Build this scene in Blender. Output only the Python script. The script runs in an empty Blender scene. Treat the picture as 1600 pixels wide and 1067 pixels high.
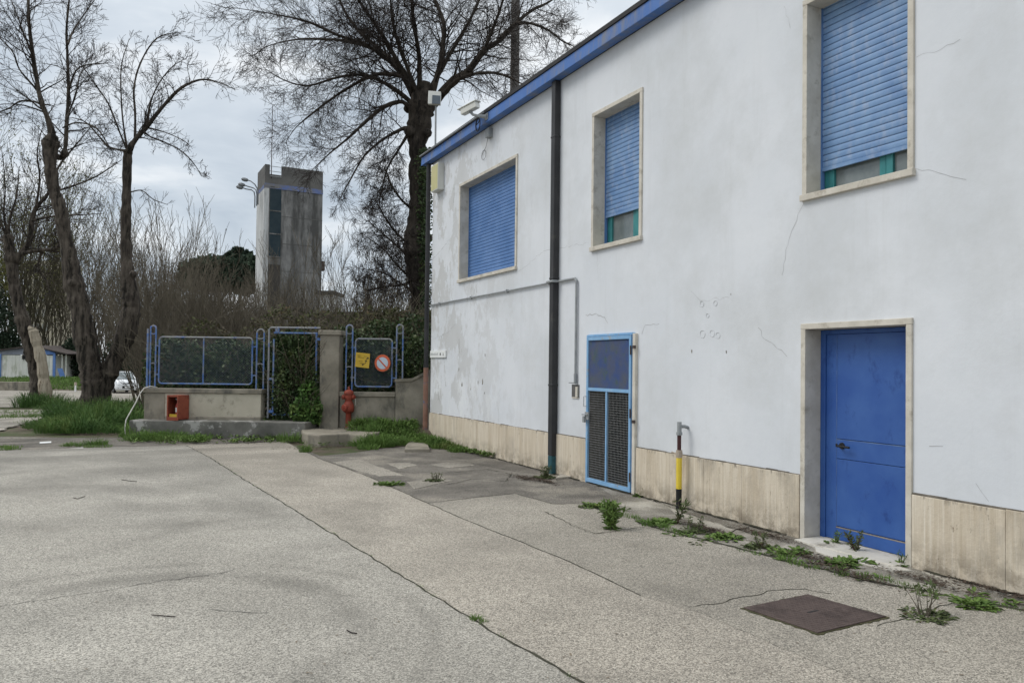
import bpy, bmesh, math, random
from math import sin, cos, pi, radians, sqrt
from mathutils import Vector as V
import mathutils
scene = bpy.context.scene
COL = scene.collection
rnd = random.Random(7)

# ------------------------------------------------------------------ camera
F_PX = 1213.0
CAM = V((-5.966, 0.0, 1.651))
YAW, PITCH, ROLL, SHY = 0.46, 0.01864, 0.01176, 16.0
FW = V((sin(YAW) * cos(PITCH), cos(YAW) * cos(PITCH), sin(PITCH)))
_r0 = V((cos(YAW), -sin(YAW), 0)); _u0 = _r0.cross(FW)
RT = cos(ROLL) * _r0 + sin(ROLL) * _u0
UP = -sin(ROLL) * _r0 + cos(ROLL) * _u0
cd = bpy.data.cameras.new("camera"); cam = bpy.data.objects.new("camera", cd); COL.objects.link(cam)
m = mathutils.Matrix((RT, UP, -FW)).transposed().to_4x4(); m.translation = CAM
cam.matrix_world = m
cd.sensor_fit = 'HORIZONTAL'; cd.sensor_width = 36.0; cd.lens = F_PX / 1600 * 36.0
cd.shift_y = SHY / 1600; cd.clip_end = 3000; cd.clip_start = 0.05
scene.camera = cam

# ------------------------------------------------------------------ sky and sun
SUN_AZ, SUN_EL = radians(-62), radians(48)      # azimuth from +Y towards +X
w = bpy.data.worlds.new("World"); scene.world = w; w.use_nodes = True
nt = w.node_tree; N = nt.nodes; L = nt.links; N.clear()
out = N.new('ShaderNodeOutputWorld'); bg = N.new('ShaderNodeBackground'); L.new(bg.outputs[0], out.inputs[0])
sky = N.new('ShaderNodeTexSky'); sky.sky_type = 'NISHITA'; sky.sun_disc = False
sky.sun_elevation = SUN_EL; sky.sun_rotation = SUN_AZ
bg.inputs[1].default_value = 0.1
tc = N.new('ShaderNodeTexCoord'); sep = N.new('ShaderNodeSeparateXYZ'); L.new(tc.outputs['Generated'], sep.inputs[0])
def wm(op, a, b=None, clamp=False):
    n = N.new('ShaderNodeMath'); n.operation = op; n.use_clamp = clamp
    for i, q in enumerate((a, b)):
        if q is None: continue
        if isinstance(q, (int, float)): n.inputs[i].default_value = q
        else: L.new(q, n.inputs[i])
    return n.outputs[0]
zz = wm('MAXIMUM', sep.outputs[2], 0.0)
den = wm('ADD', zz, 0.22)
cx = wm('DIVIDE', sep.outputs[0], den); cy = wm('DIVIDE', sep.outputs[1], den)
cmb = N.new('ShaderNodeCombineXYZ'); L.new(cx, cmb.inputs[0]); L.new(cy, cmb.inputs[1])
nz = N.new('ShaderNodeTexNoise'); nz.inputs['Scale'].default_value = 1.7; nz.inputs['Detail'].default_value = 7
nz.inputs['Roughness'].default_value = 0.52; nz.inputs['Distortion'].default_value = 0.35; L.new(cmb.outputs[0], nz.inputs['Vector'])
rp = N.new('ShaderNodeValToRGB'); L.new(nz.outputs[0], rp.inputs[0])
rp.color_ramp.elements[0].position = 0.36; rp.color_ramp.elements[0].color = (5.4, 6.2, 7.1, 1)
rp.color_ramp.elements[1].position = 0.64; rp.color_ramp.elements[1].color = (11.2, 11.4, 11.5, 1)
e = rp.color_ramp.elements.new(0.52); e.color = (7.6, 8.3, 9.0, 1)
# an overcast dome is about twice as bright overhead as near the horizon
mr = N.new('ShaderNodeMapRange'); mr.interpolation_type = 'SMOOTHSTEP'
mr.inputs[1].default_value = 0.30; mr.inputs[2].default_value = 0.9; mr.inputs[3].default_value = 1.0; mr.inputs[4].default_value = 2.1
L.new(sep.outputs[2], mr.inputs[0])
vm = N.new('ShaderNodeVectorMath'); vm.operation = 'SCALE'; L.new(rp.outputs[0], vm.inputs[0]); L.new(mr.outputs[0], vm.inputs['Scale'])
mx = N.new('ShaderNodeMixRGB'); mx.inputs[0].default_value = 0.88; L.new(sky.outputs[0], mx.inputs[1]); L.new(vm.outputs[0], mx.inputs[2])
tint = N.new('ShaderNodeMixRGB'); tint.blend_type = 'MULTIPLY'; tint.inputs[2].default_value = (1.06, 1.0, .93, 1)
tm = N.new('ShaderNodeMapRange'); tm.inputs[1].default_value = .35; tm.inputs[2].default_value = .8; L.new(sep.outputs[2], tm.inputs[0]); L.new(tm.outputs[0], tint.inputs[0])
L.new(mx.outputs[0], tint.inputs[1]); L.new(tint.outputs[0], bg.inputs[0])
sd = bpy.data.lights.new("sun", 'SUN'); sd.energy = 1.4; sd.angle = radians(25); sd.color = (1, .97, .92)
so = bpy.data.objects.new("sun", sd); COL.objects.link(so)
sdir = V((sin(SUN_AZ) * cos(SUN_EL), cos(SUN_AZ) * cos(SUN_EL), sin(SUN_EL)))
so.rotation_euler = (-sdir).to_track_quat('-Z', 'Y').to_euler()
scene.view_settings.view_transform = 'Standard'; scene.view_settings.look = 'None'
scene.view_settings.exposure = -0.07; scene.view_settings.gamma = 1.0

# ------------------------------------------------------------------ places: photograph measurements to metres
def ray(x, y): return FW + RT * ((x - 800) / F_PX) - UP * ((y - 533.5 - SHY) / F_PX)
def at(x, y, d): return CAM + ray(x, y) * d                     # at distance d in front of the camera
def gp(x, y, z=0.0):
    r = ray(x, y); return CAM + r * ((z - CAM.z) / r.z)           # on the level z
def g2(x, y, z=0.0): p = gp(x, y, z); return (p.x, p.y)
FA = V((-5.75, 19.3, 0)); FD = V((.9, -.436, 0)).normalized(); FN = V((-.436, -.9, 0)).normalized()
def fp(s, z, off=0.0): return FA + FD * s + FN * off + V((0, 0, z))   # along the blue fence
def sst(a, b, x):
    t = max(0, min(1, (x - a) / (b - a))); return t * t * (3 - 2 * t)
def terr(x, y):
    p = V((x, y, 0)); d = (p - CAM).dot(V((sin(YAW), cos(YAW), 0)))
    z = -0.035 - 0.62 * sst(27, 50, d) + 0.4 * sst(60, 84, d)
    q = p - FA; s = q.dot(FD); o = q.dot(FN)
    z += 0.34 * sst(4.2, 4.8, s) * (1 - sst(6.5, 7.2, s)) * (1 - sst(0.2, 1.3, o)) * sst(-14, -8, o)
    z += 0.42 * sst(-.2, .3, s) * (1 - sst(4.2, 4.8, s)) * (1 - sst(-.5, -.15, o)) * sst(-14, -8, o)
    return z

# ------------------------------------------------------------------ materials
def mk(name, c1, c2, scale=4, detail=6, rough=.85, bump=0.0, bscale=40, stretch=(1, 1, 1), ramp=(.35, .65), metal=0.0, spec=.3,
       c3=None, s3=1.2, r3=(.5, .62), st3=(1, 1, 1), pos=False, speck=None):
    mt = bpy.data.materials.new(name); mt.use_nodes = True
    t = mt.node_tree; n = t.nodes; l = t.links; b = n['Principled BSDF']
    b.inputs['Roughness'].default_value = rough; b.inputs['Metallic'].default_value = metal
    b.inputs['Specular IOR Level'].default_value = spec
    if pos: src = n.new('ShaderNodeNewGeometry').outputs['Position']
    else: src = n.new('ShaderNodeTexCoord').outputs['Object']
    def noise(sc, st, det=6, ro=.6):
        mp = n.new('ShaderNodeMapping'); mp.inputs['Scale'].default_value = st; l.new(src, mp.inputs['Vector'])
        k = n.new('ShaderNodeTexNoise'); k.inputs['Scale'].default_value = sc; k.inputs['Detail'].default_value = det
        k.inputs['Roughness'].default_value = ro; l.new(mp.outputs[0], k.inputs['Vector']); return k.outputs[0]
    def mixc(f, a, c):
        k = n.new('ShaderNodeMixRGB')
        for i, q in ((0, f), (1, a), (2, c)):
            if isinstance(q, tuple): k.inputs[i].default_value = (*q, 1)
            elif isinstance(q, (int, float)): k.inputs[i].default_value = q
            else: l.new(q, k.inputs[i])
        return k.outputs[0]
    def rampf(f, r):
        k = n.new('ShaderNodeMapRange'); k.inputs[1].default_value = r[0]; k.inputs[2].default_value = r[1]; l.new(f, k.inputs[0]); return k.outputs[0]
    col = mixc(rampf(noise(scale, stretch, detail), ramp), c1, c2)
    if c3: col = mixc(rampf(noise(s3, st3, 8, .7), r3), col, c3)
    if speck:
        sc, lo, hi = speck
        vo = n.new('ShaderNodeTexVoronoi'); vo.inputs['Scale'].default_value = sc; l.new(src, vo.inputs['Vector'])
        sp = n.new('ShaderNodeSeparateColor'); l.new(vo.outputs['Color'], sp.inputs[0])
        k = n.new('ShaderNodeMapRange'); k.inputs[3].default_value = lo; k.inputs[4].default_value = hi; l.new(sp.outputs[0], k.inputs[0])
        h = n.new('ShaderNodeVectorMath'); h.operation = 'SCALE'; l.new(col, h.inputs[0]); l.new(k.outputs[0], h.inputs['Scale']); col = h.outputs[0]
    l.new(col, b.inputs['Base Color'])
    if bump:
        bp = n.new('ShaderNodeBump'); bp.inputs['Strength'].default_value = bump; bp.inputs['Distance'].default_value = .02
        l.new(noise(bscale, stretch if bscale < 0 else (1, 1, 1), 8, .65), bp.inputs['Height']); l.new(bp.outputs[0], b.inputs['Normal'])
    mt['tools'] = 0
    return mt, t, b, col, noise, mixc, rampf, src
def M1(*a, **k): return mk(*a, **k)[0]

def plaster():
    mt, t, b, col, noise, mixc, rampf, src = mk('wall_plaster', (.625, .65, .685), (.685, .705, .735), scale=.7, rough=.9, bump=.22, bscale=4, pos=True,
        c3=(.55, .565, .575), s3=.6, r3=(.46, .74))
    n, l = t.nodes, t.links
    sp = n.new('ShaderNodeSeparateXYZ'); l.new(src, sp.inputs[0])
    def mul(a, c):
        k = n.new('ShaderNodeMath'); k.operation = 'MULTIPLY'; k.use_clamp = True; l.new(a, k.inputs[0])
        if isinstance(c, (int, float)): k.inputs[1].default_value = c
        else: l.new(c, k.inputs[1])
        return k.outputs[0]
    far = rampf(sp.outputs[1], (10.8, 15.5))                    # weathered end of the wall
    pat = rampf(noise(1.5, (1, 1, .7), 9, .7), (.50, .53))
    col = mixc(mul(mul(pat, far), .62), col, (.45, .445, .43))
    low = rampf(sp.outputs[2], (2.0, .9))
    pat2 = rampf(noise(2.2, (1, 1, .6), 9, .72), (.55, .565))
    col = mixc(mul(mul(mul(pat2, low), far), .75), col, (.74, .76, .77))
    pat4 = rampf(noise(3.4, (1, .9, .35), 9, .8), (.59, .62))
    col = mixc(mul(mul(pat4, far), .7), col, (.31, .31, .30))
    streak = rampf(noise(2.2, (1, 1.6, .12), 7, .7), (.54, .7))
    col = mixc(mul(streak, .13), col, (.40, .40, .385))
    fine = rampf(noise(9, (1, 1, 1), 8, .75), (.62, .7))
    col = mixc(mul(fine, .12), col, (.45, .46, .46))
    l.new(col, b.inputs['Base Color'])
    return mt
def travertine(name, k=1.0, ver=True):
    st = (9, 9, .3) if ver else (3, 3, 3)
    mt, t, b, col, noise, mixc, rampf, src = mk(name, (.56 * k, .485 * k, .375 * k), (.67 * k, .60 * k, .495 * k), scale=3.4, stretch=st, rough=.75, bump=.25, bscale=30, pos=True,
        c3=(.49 * k, .41 * k, .305 * k), s3=1.1, r3=(.47, .68), st3=(3, 3, .5) if ver else (2, 2, 2))
    l = t.links; n = t.nodes
    def mul(a, c):
        kk = n.new('ShaderNodeMath'); kk.operation = 'MULTIPLY'; kk.use_clamp = True; l.new(a, kk.inputs[0])
        if isinstance(c, (int, float)): kk.inputs[1].default_value = c
        else: l.new(c, kk.inputs[1])
        return kk.outputs[0]
    col = mixc(mul(rampf(noise(19, (3.2, 3.2, .06) if ver else (1, 1, 1), 8, .75), (.5, .66)), .45), col, (.42 * k, .345 * k, .25 * k))
    col = mixc(mul(rampf(noise(16, (3.2, 3.2, .07) if ver else (1.3, 1, 1), 8, .7), (.56, .68)), .6), col, (.74 * k, .69 * k, .60 * k))
    p = rampf(noise(16, (1.6, 1.6, .4), 8, .8), (.62, .65)); col = mixc(p, col, (.22 * k, .17 * k, .115 * k))
    if ver:
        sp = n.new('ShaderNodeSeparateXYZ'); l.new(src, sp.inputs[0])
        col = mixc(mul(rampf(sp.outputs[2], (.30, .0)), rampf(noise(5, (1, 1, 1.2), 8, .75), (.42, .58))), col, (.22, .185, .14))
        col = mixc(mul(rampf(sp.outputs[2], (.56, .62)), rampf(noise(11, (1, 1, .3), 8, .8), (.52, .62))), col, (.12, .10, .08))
        blotch = rampf(noise(1.3, (1, 1.3, .5), 7, .7), (.54, .66)); col = mixc(mul(blotch, .5), col, (.30, .27, .225))  # random darker blotches over the stone
    l.new(col, b.inputs['Base Color'])
    return mt
def ground_mat(name, c1, c2, c3, speck, s=.35, r3=(.5, .7), s3=.28, tyre=False):
    mt, t, b, col, noise, mixc, rampf, src = mk(name, c1, c2, scale=s, detail=9, rough=.93, bump=.5, bscale=90, pos=True, c3=c3, s3=s3, r3=r3, speck=(125, *speck))
    l = t.links
    q = rampf(noise(2.3, (1, 1, 1), 9, .75), (.52, .72)); k = t.nodes.new('ShaderNodeMath'); k.operation = 'MULTIPLY'; l.new(q, k.inputs[0]); k.inputs[1].default_value = .30
    col = mixc(k.outputs[0], col, tuple(x * .55 for x in c1))
    q = rampf(noise(.55, (1, 1, 1), 8, .62), (.42, .66)); k = t.nodes.new('ShaderNodeMath'); k.operation = 'MULTIPLY'; k.use_clamp = True; l.new(q, k.inputs[0]); k.inputs[1].default_value = .42
    col = mixc(k.outputs[0], col, tuple(x * .5 for x in c1))
    q = rampf(noise(30, (1, 1, 1), 6, .8), (.62, .68)); k = t.nodes.new('ShaderNodeMath'); k.operation = 'MULTIPLY'; l.new(q, k.inputs[0]); k.inputs[1].default_value = .45
    col = mixc(k.outputs[0], col, tuple(x * .4 for x in c1))
    nd = t.nodes; sp = nd.new('ShaderNodeSeparateXYZ'); l.new(src, sp.inputs[0])
    def mth(op, a, c=0.0, clamp=False):
        kk = nd.new('ShaderNodeMath'); kk.operation = op; kk.use_clamp = clamp
        for i_, z_ in enumerate((a, c)):
            if isinstance(z_, (int, float)): kk.inputs[i_].default_value = z_
            else: l.new(z_, kk.inputs[i_])
        return kk.outputs[0]
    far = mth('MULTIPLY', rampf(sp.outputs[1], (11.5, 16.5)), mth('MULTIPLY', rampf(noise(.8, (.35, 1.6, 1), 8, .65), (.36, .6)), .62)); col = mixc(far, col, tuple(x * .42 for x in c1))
    if tyre:      # old tyre scrubs: rings with ragged strength
        for cx_, cy_, r_, w_, am in ((-5.95, 5.2, 1.38, .20, .46), (-6.0, 5.1, 1.85, .10, .22), (-7.4, 9.6, 2.3, .24, .22), (-5.3, 11.5, 2.9, .18, .22)):
            dx = mth('SUBTRACT', sp.outputs[0], cx_); dy = mth('SUBTRACT', sp.outputs[1], cy_); dd = mth('SQRT', mth('ADD', mth('MULTIPLY', dx, dx), mth('MULTIPLY', dy, dy)))
            ring = rampf(mth('ABSOLUTE', mth('SUBTRACT', dd, r_)), (w_, w_ * .2)); rag = rampf(noise(1.1, (1, 1, 1), 6, .6), (.34, .56))
            col = mixc(mth('MULTIPLY', mth('MULTIPLY', ring, rag, True), am), col, tuple(x * .42 for x in c1))
    q = rampf(noise(70, (1, 1, 1), 4, .7), (.60, .665)); k = t.nodes.new('ShaderNodeMath'); k.operation = 'MULTIPLY'; l.new(q, k.inputs[0]); k.inputs[1].default_value = .8
    col = mixc(k.outputs[0], col, tuple(min(.75, x * 2.1) for x in c2))
    l.new(col, b.inputs['Base Color']); return mt

PLASTER = plaster(); TRAV = travertine('plinth_travertine'); TRAVF = M1('frame_travertine', (.50, .465, .40), (.62, .585, .515), scale=5, c3=(.38, .345, .285), s3=6, r3=(.54, .68), bump=.2, bscale=30, pos=True, rough=.8)
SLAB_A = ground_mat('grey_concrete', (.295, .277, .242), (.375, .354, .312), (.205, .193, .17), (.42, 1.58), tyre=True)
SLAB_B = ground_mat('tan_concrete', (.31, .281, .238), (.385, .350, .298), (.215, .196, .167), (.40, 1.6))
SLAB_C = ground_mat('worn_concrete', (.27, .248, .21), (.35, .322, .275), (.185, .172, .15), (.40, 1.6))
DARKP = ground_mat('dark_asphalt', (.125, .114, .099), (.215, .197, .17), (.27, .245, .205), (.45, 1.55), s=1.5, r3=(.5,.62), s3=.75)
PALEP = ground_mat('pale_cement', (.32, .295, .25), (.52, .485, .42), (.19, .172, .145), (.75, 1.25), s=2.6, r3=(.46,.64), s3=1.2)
STEPM = M1('white_cement', (.50, .475, .42), (.62, .59, .53), scale=4, c3=(.3, .275, .23), s3=3, r3=(.54, .66), pos=True, bump=.3)
STRIPM = ground_mat('dirty_cement', (.22, .205, .172), (.48, .45, .39), (.12, .105, .085), (.8, 1.2), s=2.4, r3=(.42, .58))
ROADM = ground_mat('pale_road', (.30, .275, .235), (.40, .37, .32), (.22, .20, .17), (.9, 1.1))
SOIL = M1('soil', (.07, .055, .042), (.13, .105, .08), scale=3, c3=(.06, .075, .03), s3=.35, r3=(.48, .56), bump=.8, bscale=25, pos=True, rough=1)
LITTER = M1('leaf_litter', (.05, .037, .028), (.11, .08, .06), scale=30, bump=1, bscale=60, pos=True, rough=1)
CONC = M1('weathered_concrete', (.18, .162, .128), (.30, .272, .22), scale=2.2, c3=(.09, .088, .078), s3=2.4, r3=(.52, .68), bump=.4, pos=True, st3=(1, 1, .5))
CONCL = M1('pale_concrete', (.42, .385, .305), (.52, .48, .39), scale=1.6, c3=(.20, .18, .14), s3=2.2, r3=(.55, .7), bump=.3, pos=True)
LEDGEM = M1('stained_concrete', (.10, .098, .088), (.19, .183, .165), scale=2.0, c3=(.36, .35, .33), s3=1.8, r3=(.55, .60), bump=.4, pos=True)
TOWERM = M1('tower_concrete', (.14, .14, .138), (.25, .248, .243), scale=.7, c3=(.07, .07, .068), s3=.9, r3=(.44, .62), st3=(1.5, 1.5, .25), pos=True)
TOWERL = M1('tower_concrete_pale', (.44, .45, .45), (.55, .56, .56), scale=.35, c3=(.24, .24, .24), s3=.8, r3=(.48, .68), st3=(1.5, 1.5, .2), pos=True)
TOWERD = M1('tower_parapet', (.085, .083, .08), (.14, .137, .13), scale=.6, pos=True)
GLAZ = M1('tower_glazing', (.018, .032, .042), (.032, .048, .056), scale=1.2, rough=.5, spec=.15)
TBROWN = M1('tower_panel', (.04, .037, .034), (.06, .054, .048), scale=1.2)
BLUEF = M1('fascia_blue', (.05, .135, .38), (.08, .175, .43), scale=1.3, c3=(.17, .19, .24), s3=2.6, r3=(.47, .68), st3=(1, 1.6, .5), pos=True, rough=.55)
SHUT = M1('shutter_blue', (.115, .22, .42), (.20, .325, .52), scale=2.2, stretch=(1, 1, .8), c3=(.30, .37, .50), s3=5, r3=(.5, .75), st3=(1, 1.8, 1), rough=.5, pos=True, spec=.4)
SHUT2 = M1('shutter_blue_deep', (.07, .165, .38), (.115, .225, .46), scale=2.2, c3=(.20, .27, .48), s3=5, r3=(.6, .85), st3=(1, 1.8, 1), rough=.5, pos=True, spec=.4)
DOORB = M1('door_blue', (.026, .085, .31), (.046, .122, .36), scale=2.2, c3=(.018, .058, .23), s3=6, r3=(.57, .70), st3=(1, 1, .6), rough=.42, spec=.4, bump=.05, pos=True)
LBLUE = M1('light_blue_paint', (.18, .36, .58), (.25, .43, .64), scale=6, c3=(.33, .34, .34), s3=11, r3=(.58, .68), rough=.5)
MESHB = M1('mottled_mesh_paint', (.05, .105, .31), (.11, .13, .19), scale=4.5, c3=(.08, .14, .13), s3=4, r3=(.54, .64), rough=.5, pos=True)
MESHBK = M1('mottled_backing', (.035, .065, .19), (.10, .10, .10), scale=4.5, c3=(.06, .11, .10), s3=2.6, r3=(.48, .6), rough=.3, pos=True)
WIRE = M1('galvanised_wire', (.20, .21, .21), (.34, .34, .33), scale=20, metal=.0, rough=.5)
FBLUE = M1('fence_blue', (.06, .135, .35), (.12, .20, .40), scale=7, c3=(.22, .24, .28), s3=5, r3=(.46, .6), rough=.55, pos=True)
FPALE = M1('worn_fence_paint', (.19, .20, .23), (.28, .28, .27), scale=5, c3=(.09, .16, .42), s3=4, r3=(.54, .62), rough=.7, pos=True)
FWIRE = M1('fence_wire', (.07, .10, .15), (.13, .15, .18), scale=8, rough=.6)
DPIPE = M1('dark_downpipe', (.025, .025, .027), (.04, .04, .042), scale=3, c3=(.07, .066, .06), s3=5, r3=(.6, .75), rough=.45)
TEALP = M1('teal_pipe_end', (.02, .07, .085), (.03, .10, .12), scale=9, rough=.5)
TERRA = M1('rusty_downpipe', (.20, .105, .075), (.27, .15, .11), scale=6, c3=(.12, .13, .2), s3=5, r3=(.55, .65), rough=.6)
GREYP = M1('grey_conduit', (.24, .255, .265), (.32, .335, .34), scale=8, rough=.5)
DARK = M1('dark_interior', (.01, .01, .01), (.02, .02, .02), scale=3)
CRACK = M1('crack_line', (.30, .30, .30), (.44, .44, .44), scale=10)
TEAL = M1('teal_sash', (.035, .18, .19), (.05, .23, .235), scale=5, rough=.4)
GLASS = M1('dusty_glass', (.11, .135, .14), (.19, .215, .215), scale=3, rough=.12, spec=.6)
RED = M1('hydrant_red', (.19, .035, .022), (.27, .052, .03), scale=7, c3=(.12, .04, .03), s3=9, r3=(.55, .66), rough=.55)
REDB = M1('cabinet_red', (.24, .058, .034), (.31, .08, .045), scale=6, c3=(.17, .035, .025), s3=5, r3=(.5, .65), rough=.5)
REDE = M1('extinguisher_red', (.35, .05, .04), (.42, .07, .055), scale=6, rough=.35)
WHITE = M1('white_paint', (.74, .75, .74), (.80, .81, .80), scale=4, rough=.45)
OFFW = M1('off_white_plastic', (.56, .56, .52), (.64, .64, .60), scale=4, rough=.5)
CABLE = M1('pale_cable', (.50, .49, .45), (.60, .58, .54), scale=6, rough=.6)
BLACK = M1('black_rubber', (.012, .012, .012), (.02, .02, .02), scale=6, rough=.6)
YEL = M1('yellow_paint', (.70, .52, .05), (.76, .58, .07), scale=6, c3=(.40, .30, .06), s3=22, r3=(.66, .7), rough=.45)
YELS = M1('sign_yellow', (.55, .36, .04), (.62, .42, .06), scale=5, c3=(.12, .08, .02), s3=5, r3=(.6, .66), rough=.6)
SIGNR = M1('sign_red', (.50, .10, .04), (.58, .13, .06), scale=8, c3=(.12, .06, .04), s3=6, r3=(.6, .66), rough=.6)
SIGNW = M1('sign_pale_blue', (.42, .50, .60), (.50, .57, .64), scale=10, c3=(.2, .22, .25), s3=6, r3=(.6, .68), rough=.6)
LBOX = M1('light_box_face', (.48, .46, .22), (.56, .50, .26), scale=2.5, c3=(.28, .48, .30), s3=1.4, r3=(.54, .64), rough=.4)
INK = M1('dark_ink', (.03, .03, .03), (.05, .05, .05), scale=5)
INKG = M1('faded_ink', (.36, .37, .37), (.44, .45, .45), scale=40)
MAROON = M1('maroon_pipe', (.05, .018, .02), (.08, .03, .03), scale=6, rough=.35)
BRASS = M1('tan_valve', (.36, .30, .24), (.45, .38, .31), scale=10, rough=.5)
IRON = M1('rusted_iron', (.075, .055, .05), (.105, .078, .07), scale=7, c3=(.055, .04, .036), s3=4, r3=(.5, .62), rough=.8, bump=.5, bscale=80)
BARK = M1('bark', (.032, .026, .021), (.075, .062, .05), scale=9, stretch=(1, 1, .25), c3=(.014, .012, .01), s3=7, r3=(.5, .62), st3=(1, 1, .2), bump=1.0, bscale=22, pos=True, rough=1)
BARKP = M1('pale_bark', (.042, .034, .028), (.115, .097, .078), scale=9, stretch=(1, 1, .22), c3=(.015, .013, .01), s3=6, r3=(.48, .6), st3=(1.2, 1.2, .2), bump=1.0, bscale=22, pos=True, rough=1)
SPLIT = M1('split_wood', (.30, .26, .20), (.42, .37, .29), scale=8, stretch=(1, 1, .15), c3=(.12, .09, .06), s3=6, r3=(.52, .6), st3=(1.5, 1.5, .15), pos=True, rough=.9)
TWIG = M1('dark_twigs', (.022, .018, .016), (.045, .036, .031), scale=2, rough=1)
TWIGB = M1('brown_twigs', (.082, .070, .053), (.145, .125, .092), scale=1.2, rough=1)
TWIGG = M1('budding_twigs', (.07, .062, .045), (.105, .095, .06), scale=1.5, rough=1)
BUD = M1('bud_leaves', (.10, .105, .035), (.16, .16, .05), scale=1.2, rough=.9)
IVY = M1('ivy_leaves', (.02, .04, .014), (.055, .085, .026), scale=2.5, c3=(.10, .12, .04), s3=4, r3=(.54, .66), rough=.55)
EVER = M1('evergreen_leaves', (.012, .024, .014), (.03, .05, .025), scale=1.2, rough=.7)
PINE = M1('pine_needles', (.022, .040, .026), (.045, .068, .04), scale=.6, rough=.9)
GRASS = M1('grass_blades', (.075, .14, .03), (.125, .21, .045), scale=1.6, c3=(.13, .15, .045), s3=1.1, r3=(.55, .7), rough=.8, pos=True)
GRASSD = M1('deep_grass', (.035, .08, .02), (.085, .165, .035), scale=1.4, c3=(.15, .19, .05), s3=1.1, r3=(.52, .68), rough=.8, pos=True)
WEEDY = M1('weed_leaves', (.075, .13, .03), (.13, .20, .045), scale=12, c3=(.22, .20, .05), s3=5, r3=(.62, .68), rough=.7, pos=True)
WEEDD = M1('dull_weed_leaves', (.06, .088, .032), (.105, .125, .05), scale=14, c3=(.12, .07, .05), s3=6, r3=(.56, .64), rough=.8, pos=True)
CARW = M1('car_white', (.72, .74, .76), (.76, .78, .80), scale=2, rough=.25, spec=.5)
CARG = M1('car_glass', (.10, .13, .14), (.16, .19, .20), scale=1, rough=.1, spec=.7)
LAMPG = M1('clear_lamp', (.6, .64, .68), (.68, .72, .75), scale=5, rough=.15, spec=.6)
SHEDW = M1('shed_sheet', (.62, .63, .57), (.70, .71, .66), scale=.8, c3=(.35, .38, .28), s3=.9, r3=(.52, .68), st3=(1.5, 1.5, .35), rough=.7)
SHEDB = M1('shed_blue', (.10, .20, .46), (.14, .25, .52), scale=2, rough=.6)
SHEDG = M1('shed_gable', (.20, .22, .26), (.27, .29, .33), scale=1.2, rough=.8)
ROOFM = M1('roof_brown', (.06, .05, .047), (.09, .075, .07), scale=2, rough=.9)
BLOCKM = M1('apartment_wall', (.46, .42, .32), (.52, .48, .38), scale=.3, rough=.9)
BLOCKW = M1('apartment_window', (.20, .20, .18), (.26, .26, .23), scale=1, rough=.5)
LOWB = M1('low_building_wall', (.11, .115, .10), (.15, .155, .14), scale=.8, c3=(.05, .055, .045), s3=1, r3=(.5, .65))
ROOFDK = M1('roof_felt', (.035, .035, .037), (.055, .055, .057), scale=2, rough=.8)
POLEM = M1('weathered_pole', (.15, .14, .135), (.20, .19, .18), scale=5, stretch=(1, 1, .2), rough=.95)
LAMPM = M1('lamp_metal', (.14, .15, .16), (.20, .21, .22), scale=4, rough=.4, metal=.3)

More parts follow.
